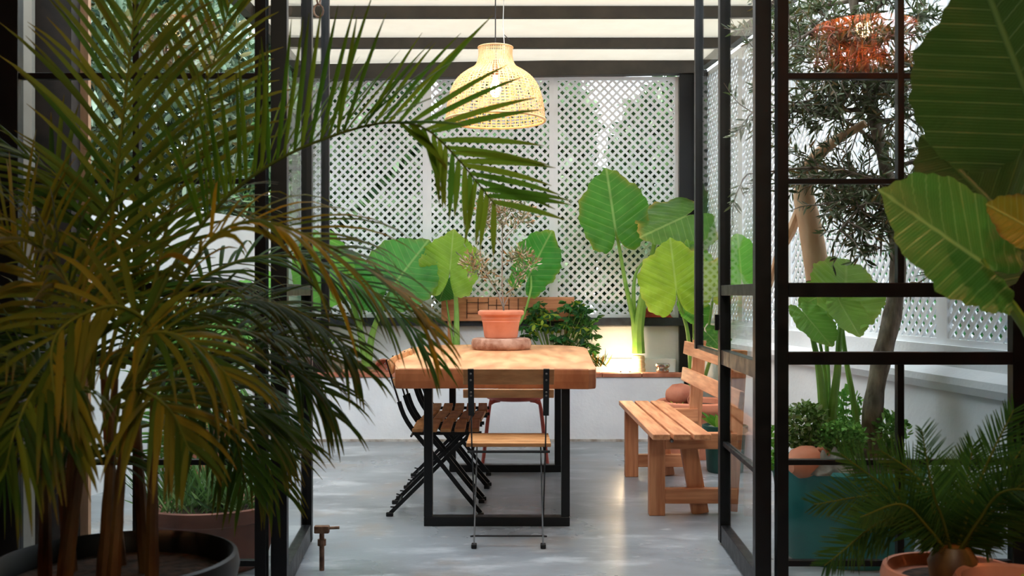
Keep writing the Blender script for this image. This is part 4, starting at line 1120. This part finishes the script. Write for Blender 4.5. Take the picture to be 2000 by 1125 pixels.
PC = V((-.85, 2.2, 0))
palm = empty('potted_palm', PC, 'tall feathery palm with arching green and yellow fronds in a black pot', 'potted plant')
MB().lathe([(0,0),(.185,0),(.195,.015),(.232,.49),(.252,.495),(.257,.52),(.252,.545),(.243,.548),(.232,.535),(.225,.50),(0,.49)], 56).build('pot', M['blackpot'], palm, smooth=True)
MB().lathe([(0,.505),(.228,.50)], 32).build('soil', M['soil'], palm)
canes = [((-.93,2.12),(150,760,2.15)),((-.86,2.15),(225,740,2.2)),((-.80,2.24),(260,720,2.25)),((-.97,2.25),(110,760,2.25)),((-.88,2.30),(200,700,2.35)),((-.76,2.16),(300,760,2.15)),((-.90,2.05),(170,800,2.05)),((-.99,2.17),(90,800,2.15)),((-.82,2.10),(245,800,2.1))]
for (bx_, by_), (a, b, Y) in canes:
    tpp = at(a, b, Y); c = crom([(bx_, by_, .50), ((bx_*2+tpp.x)/3, (by_*2+Y)/3, .62), tpp], 14)
    MB().tube(c, [.015*(1-.55*i/13)*(1+.05*(i % 3)) for i in range(14)], 8).build('cane', M['cane'], palm, world=True, smooth=True)
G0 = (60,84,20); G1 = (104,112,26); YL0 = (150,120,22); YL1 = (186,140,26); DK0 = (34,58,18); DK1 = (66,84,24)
# tall arching frond reaching over the doorway
frond(palm, pxs([(250,760,2.25),(300,600,2.25),(370,470,2.28),(460,370,2.3),(560,303,2.3),(660,262,2.3),(750,240,2.3),(825,248,2.3),(885,300,2.3),(935,360,2.3),(968,402,2.3)]), .36, 40, s0=.32, lift=.75, ang=(50,42), N=(0,.0,1), droop=.25, w=.016, N2=(-.1,-1,.15), lift2=.1, c0=(74,120,26), c1=(136,152,32), tipc=(110,88,30), single=True, rc=(96,104,40), lens=(.85,1.0,.5), jitter=.1)
# upright frond
frond(palm, pxs([(200,740,2.3),(208,560,2.3),(222,400,2.3),(238,250,2.3),(256,90,2.3),(272,-60,2.3)]), .34, 30, s0=.22, lift=.1, ang=(52,28), N=(0,-1,.1), droop=.45, w=.014, c0=(56,80,22), c1=(116,104,26), tipc=(110,60,26), single=True)
# yellow front frond arching right
frond(palm, pxs([(270,760,2.1),(320,620,2.05),(385,500,2.0),(450,442,2.0),(530,436,2.0),(620,470,2.0),(710,520,2.05),(790,580,2.1),(835,640,2.1)]), .30, 30, s0=.28, lift=.12, ang=(62,24), N=(.15,-.35,1), droop=1.3, w=.014, c0=(84,100,20), c1=YL1, tipc=(120,80,30), single=True)
# fan in front at left
frond(palm, pxs([(250,800,2.1),(300,660,2.0),(240,600,1.95),(160,615,1.9),(105,665,1.85),(105,760,1.82),(125,860,1.8)]), .24, 22, s0=.35, lift=.0, ang=(60,25), N=(-.2,-1,.4), droop=1.3, w=.016, c0=(70,84,20), c1=(140,116,26), single=True)
spec = [
 ([(250,760,2.3),(300,560,2.35),(340,380,2.4),(385,220,2.4),(430,80,2.4),(450,0,2.4)], .28, 26, .3, .2, (0,-1,.2), .4, (66,84,22), (140,110,26)),
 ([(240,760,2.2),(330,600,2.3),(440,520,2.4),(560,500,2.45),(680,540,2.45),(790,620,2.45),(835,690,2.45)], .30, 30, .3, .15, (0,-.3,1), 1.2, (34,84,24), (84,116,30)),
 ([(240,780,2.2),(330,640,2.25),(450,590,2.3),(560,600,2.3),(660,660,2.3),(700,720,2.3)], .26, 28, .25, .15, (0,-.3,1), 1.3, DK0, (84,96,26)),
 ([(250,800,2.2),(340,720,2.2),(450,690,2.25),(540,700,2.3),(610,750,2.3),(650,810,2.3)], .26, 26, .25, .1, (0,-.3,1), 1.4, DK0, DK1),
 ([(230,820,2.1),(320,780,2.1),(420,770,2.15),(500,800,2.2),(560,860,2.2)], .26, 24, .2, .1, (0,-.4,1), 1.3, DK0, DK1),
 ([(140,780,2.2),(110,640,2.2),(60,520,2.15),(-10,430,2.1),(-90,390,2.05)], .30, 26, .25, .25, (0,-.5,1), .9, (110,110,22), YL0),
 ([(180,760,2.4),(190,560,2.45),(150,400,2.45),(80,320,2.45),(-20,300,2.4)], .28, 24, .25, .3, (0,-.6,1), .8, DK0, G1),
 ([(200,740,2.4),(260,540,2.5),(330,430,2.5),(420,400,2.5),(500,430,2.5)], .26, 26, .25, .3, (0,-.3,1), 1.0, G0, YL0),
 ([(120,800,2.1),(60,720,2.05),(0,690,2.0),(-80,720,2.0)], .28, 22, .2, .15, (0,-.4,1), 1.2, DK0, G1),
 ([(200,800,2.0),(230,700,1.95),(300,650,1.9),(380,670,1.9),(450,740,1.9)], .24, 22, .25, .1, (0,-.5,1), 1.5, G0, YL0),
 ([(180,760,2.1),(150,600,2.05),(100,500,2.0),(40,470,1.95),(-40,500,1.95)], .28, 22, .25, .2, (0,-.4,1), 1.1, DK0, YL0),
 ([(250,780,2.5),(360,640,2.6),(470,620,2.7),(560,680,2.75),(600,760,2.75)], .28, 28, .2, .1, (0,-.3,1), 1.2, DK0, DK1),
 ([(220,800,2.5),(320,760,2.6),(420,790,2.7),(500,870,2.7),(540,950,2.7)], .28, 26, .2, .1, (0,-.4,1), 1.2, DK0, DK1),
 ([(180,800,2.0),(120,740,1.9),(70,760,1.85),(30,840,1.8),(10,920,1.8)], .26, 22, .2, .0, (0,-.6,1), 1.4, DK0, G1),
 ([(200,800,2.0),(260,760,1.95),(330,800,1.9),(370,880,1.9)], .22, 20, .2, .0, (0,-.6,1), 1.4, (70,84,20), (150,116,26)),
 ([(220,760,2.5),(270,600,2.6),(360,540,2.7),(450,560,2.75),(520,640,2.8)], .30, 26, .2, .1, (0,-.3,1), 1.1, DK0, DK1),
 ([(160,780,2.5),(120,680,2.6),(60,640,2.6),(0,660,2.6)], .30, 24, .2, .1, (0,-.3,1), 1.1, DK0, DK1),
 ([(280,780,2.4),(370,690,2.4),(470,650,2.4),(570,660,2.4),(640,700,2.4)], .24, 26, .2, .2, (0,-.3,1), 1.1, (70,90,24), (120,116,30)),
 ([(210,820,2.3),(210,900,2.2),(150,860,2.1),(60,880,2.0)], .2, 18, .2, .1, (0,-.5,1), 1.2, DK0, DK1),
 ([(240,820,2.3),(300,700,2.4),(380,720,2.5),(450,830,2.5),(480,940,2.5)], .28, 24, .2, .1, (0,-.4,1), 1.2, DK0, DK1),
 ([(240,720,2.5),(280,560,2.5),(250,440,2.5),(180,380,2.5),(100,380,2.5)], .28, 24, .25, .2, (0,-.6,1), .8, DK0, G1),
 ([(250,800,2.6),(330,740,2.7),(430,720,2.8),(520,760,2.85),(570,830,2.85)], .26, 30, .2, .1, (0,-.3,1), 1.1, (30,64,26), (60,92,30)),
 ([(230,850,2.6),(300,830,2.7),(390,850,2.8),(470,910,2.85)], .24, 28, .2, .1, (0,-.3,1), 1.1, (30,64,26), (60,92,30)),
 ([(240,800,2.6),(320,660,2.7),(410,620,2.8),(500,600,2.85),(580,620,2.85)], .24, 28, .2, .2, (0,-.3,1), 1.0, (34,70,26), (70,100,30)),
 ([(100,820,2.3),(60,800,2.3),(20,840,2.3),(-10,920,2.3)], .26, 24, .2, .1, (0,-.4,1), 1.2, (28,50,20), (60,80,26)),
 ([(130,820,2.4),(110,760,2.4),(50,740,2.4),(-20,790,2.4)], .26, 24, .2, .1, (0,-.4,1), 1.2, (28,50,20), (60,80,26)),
]
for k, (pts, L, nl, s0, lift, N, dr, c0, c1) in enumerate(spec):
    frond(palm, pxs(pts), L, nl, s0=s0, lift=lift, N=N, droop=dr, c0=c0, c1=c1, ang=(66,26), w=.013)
# garden plant outside left window
for k in range(12):
    a = -1.75; ex = random.uniform(-.28,.55); ey = random.uniform(-.3,.4); h = random.uniform(.6,1.15)
    frond(gb, [V((-1.75,5.2,.02)), V((-1.75+ex*.3,5.2+ey*.3,h*.75)), V((-1.75+ex*.7,5.2+ey*.7,h)), V((-1.75+ex,5.2+ey,h*.8))], .26, 22, s0=.2, lift=.1, droop=.9, c0=(50,100,50), c1=(110,160,80), tipc=(90,120,60), w=.016)

# cycad
cy = empty('potted_cycad', (at(1862,1100,2.3).x, 2.3, 0), 'dark spiky cycad in a terracotta pot at the lower right', 'potted plant')
MB().lathe([(0,0),(.10,0),(.11,.02),(.135,.43),(.152,.44),(.156,.475),(.150,.495),(.140,.495),(.132,.47),(0,.46)], 40).build('pot', M['terra'], cy, smooth=True)
MB().lathe([(0,.47),(.136,.468)], 24).build('soil', M['soil'], cy)
ccx = 1862
MB().lathe([(0,0),(.05,0),(.055,.04),(.035,.075),(0,.08)], 16, c=(0,0,.47)).build('trunk', M['cane'], cy, smooth=True)
cyc = [([(1640,885)],(1740,960)),([(1800,838)],(1822,960)),([(1842,925)],(1850,1010)),([(1590,985)],(1720,970)),([(1610,1105)],(1730,1015)),([(1680,1010)],(1760,985)),([(2020,840)],(1960,930)),([(2060,960)],(1960,960)),([(2040,1040)],(1960,1010)),([(1980,800)],(1930,900)),([(1720,880)],(1790,930)),([(1900,870)],(1885,960)),([(1660,1060)],(1770,1010)),([(2080,880)],(1980,960)),([(1830,1060)],(1840,1040)),([(1930,1060)],(1910,1030))]
for k, (e_, m_) in enumerate(cyc):
    Yk = 2.3+random.uniform(-.25,.2)*(1 if k % 2 else -1); 
    frond(cy, [at(ccx, 1095, 2.3), at((ccx+m_[0])/2, (1095+m_[1])/2-10, 2.3+(Yk-2.3)*.4), at(m_[0], m_[1], 2.3+(Yk-2.3)*.7), at(e_[0][0], e_[0][1], Yk)], .105, 46, s0=.15, lift=.3, ang=(66,34), N=(0,-.9,.5), droop=.05, w=.0048, c0=(24,56,28), c1=(60,84,28), tipc=(70,80,30), rr=.005, jitter=.05, lens=(.5,1,.35), rc=(110,110,40), segs=4)
p2 = empty('terracotta_pot', (at(1990,1110,2.15).x, 2.15, 0), 'orange terracotta pot at the bottom right corner beside the cycad pot', 'pot')
MB().lathe([(0,0),(.08,0),(.09,.02),(.11,.45),(.128,.46),(.13,.50),(.122,.515),(.112,.51),(.105,.48),(0,.47)], 36).build('body', M['terra'], p2, smooth=True)
MB().lathe([(0,.485),(.11,.483)], 20).build('soil', M['soil'], p2)
rosette('small_succulent', (at(1990,1100,2.12).x, 2.12, .485), 6, .05, .02, [(170,190,60),(130,160,60)], 'small yellow-green seedling in the corner terracotta pot')

# indoor elephant ear
e7 = empty('elephant_ear_plant', (1.33, 2.2, 0), 'large dim elephant-ear plant indoors at the right edge', 'plant')
MB().lathe([(0,0),(.14,0),(.19,.42),(.205,.43),(.205,.46),(.185,.455),(.18,.42),(0,.41)], 36, c=(1.33,2.2,0)).build('pot', M['blackpot'], e7, world=True, smooth=True)
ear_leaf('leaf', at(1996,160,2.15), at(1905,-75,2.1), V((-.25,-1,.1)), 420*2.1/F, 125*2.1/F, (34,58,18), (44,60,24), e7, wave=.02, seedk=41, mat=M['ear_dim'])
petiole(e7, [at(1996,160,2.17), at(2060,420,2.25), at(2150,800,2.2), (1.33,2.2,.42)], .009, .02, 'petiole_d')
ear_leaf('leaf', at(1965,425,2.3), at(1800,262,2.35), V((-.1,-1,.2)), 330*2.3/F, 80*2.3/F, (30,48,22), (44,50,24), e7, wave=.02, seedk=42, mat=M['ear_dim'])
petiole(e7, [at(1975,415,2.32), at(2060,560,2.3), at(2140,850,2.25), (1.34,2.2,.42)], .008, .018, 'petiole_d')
ear_leaf('leaf', at(1912,508,2.0), at(1716,373,1.95), V((.25,-1,.45)), 215*2.0/F, 105*2.0/F, (60,112,40), (84,120,44), e7, wave=.05, cup=.1, seedk=43)
petiole(e7, [at(1912,508,2.01), at(1950,570,2.02), at(2010,650,2.05), at(2120,900,2.15), (1.32,2.2,.42)], .010, .018, 'petiole_d')
ear_leaf('leaf', at(2020,450,1.95), at(1926,398,1.95), V((0,-1,.3)), 90*1.95/F, 30*1.95/F, (150,130,26), (120,60,24), e7, wave=.04, seedk=44)
petiole(e7, [at(2020,450,1.96), at(2080,600,2.0), (1.31,2.19,.42)], .006, .014, 'petiole_d')

# ------------------------------------------------------------------ straw lamps inside (they show in the glass)
for x_, lab in ((2.03, 'fringed orange straw lamp hanging indoors at the right'), (-1.95, 'fringed orange straw lamp hanging indoors at the left')):
    s = empty('straw_lamp', (x_, 1.5, 2.62), lab, 'lamp', 'fringed straw lamps indoors')
    MB().tube([(0,0,.16),(0,0,.42)], .004, 6).build('cord', M['cord'], s)
    MB().lathe([(.04,.16),(.22,.10),(.29,.03)], 32).build('shade', M['straw'], s, smooth=True)
    P = []; D = []
    for k in range(1500):
        a = random.uniform(0,6.283); q = random.uniform(.17,.29); P.append((x_+q*math.cos(a), 1.5+q*math.sin(a), 2.62+random.uniform(-.06,.07))); D.append((math.cos(a)*.25+random.gauss(0,.12), math.sin(a)*.25+random.gauss(0,.12), -1))
    leaves('fringe', P, D, RNG.uniform(.10,.19,1500), .005, mixcols(1500, [(220,110,40),(236,140,60),(190,84,30)]), M['straw'], s)
    MB().lathe([(0,.04),(.03,.06),(.035,.09),(.02,.13)], 16).build('bulb', M['bulb_dim'], s, smooth=True)
    point('straw_lamp_light', (0,0,.02), 22 if x_ > 0 else 7, (1,.62,.28), .05, s)

# unseen fill lamp added behind the viewer to brighten the indoor plants
cl2 = empty('fill_lamp', (.1, -.5, 3.1), 'unseen round fill lamp added behind the viewer to brighten the indoor plants', 'lamp')
MB().lathe([(0,0),(.22,0),(.24,-.02),(.24,-.07),(.21,-.10),(0,-.11)], 36).build('diffuser', emis('fill_lamp_glow', (1,.86,.66), 6), cl2, smooth=True)
point('fill_lamp_light', (0,0,-.3), 38, (1,.90,.70), .22, cl2)
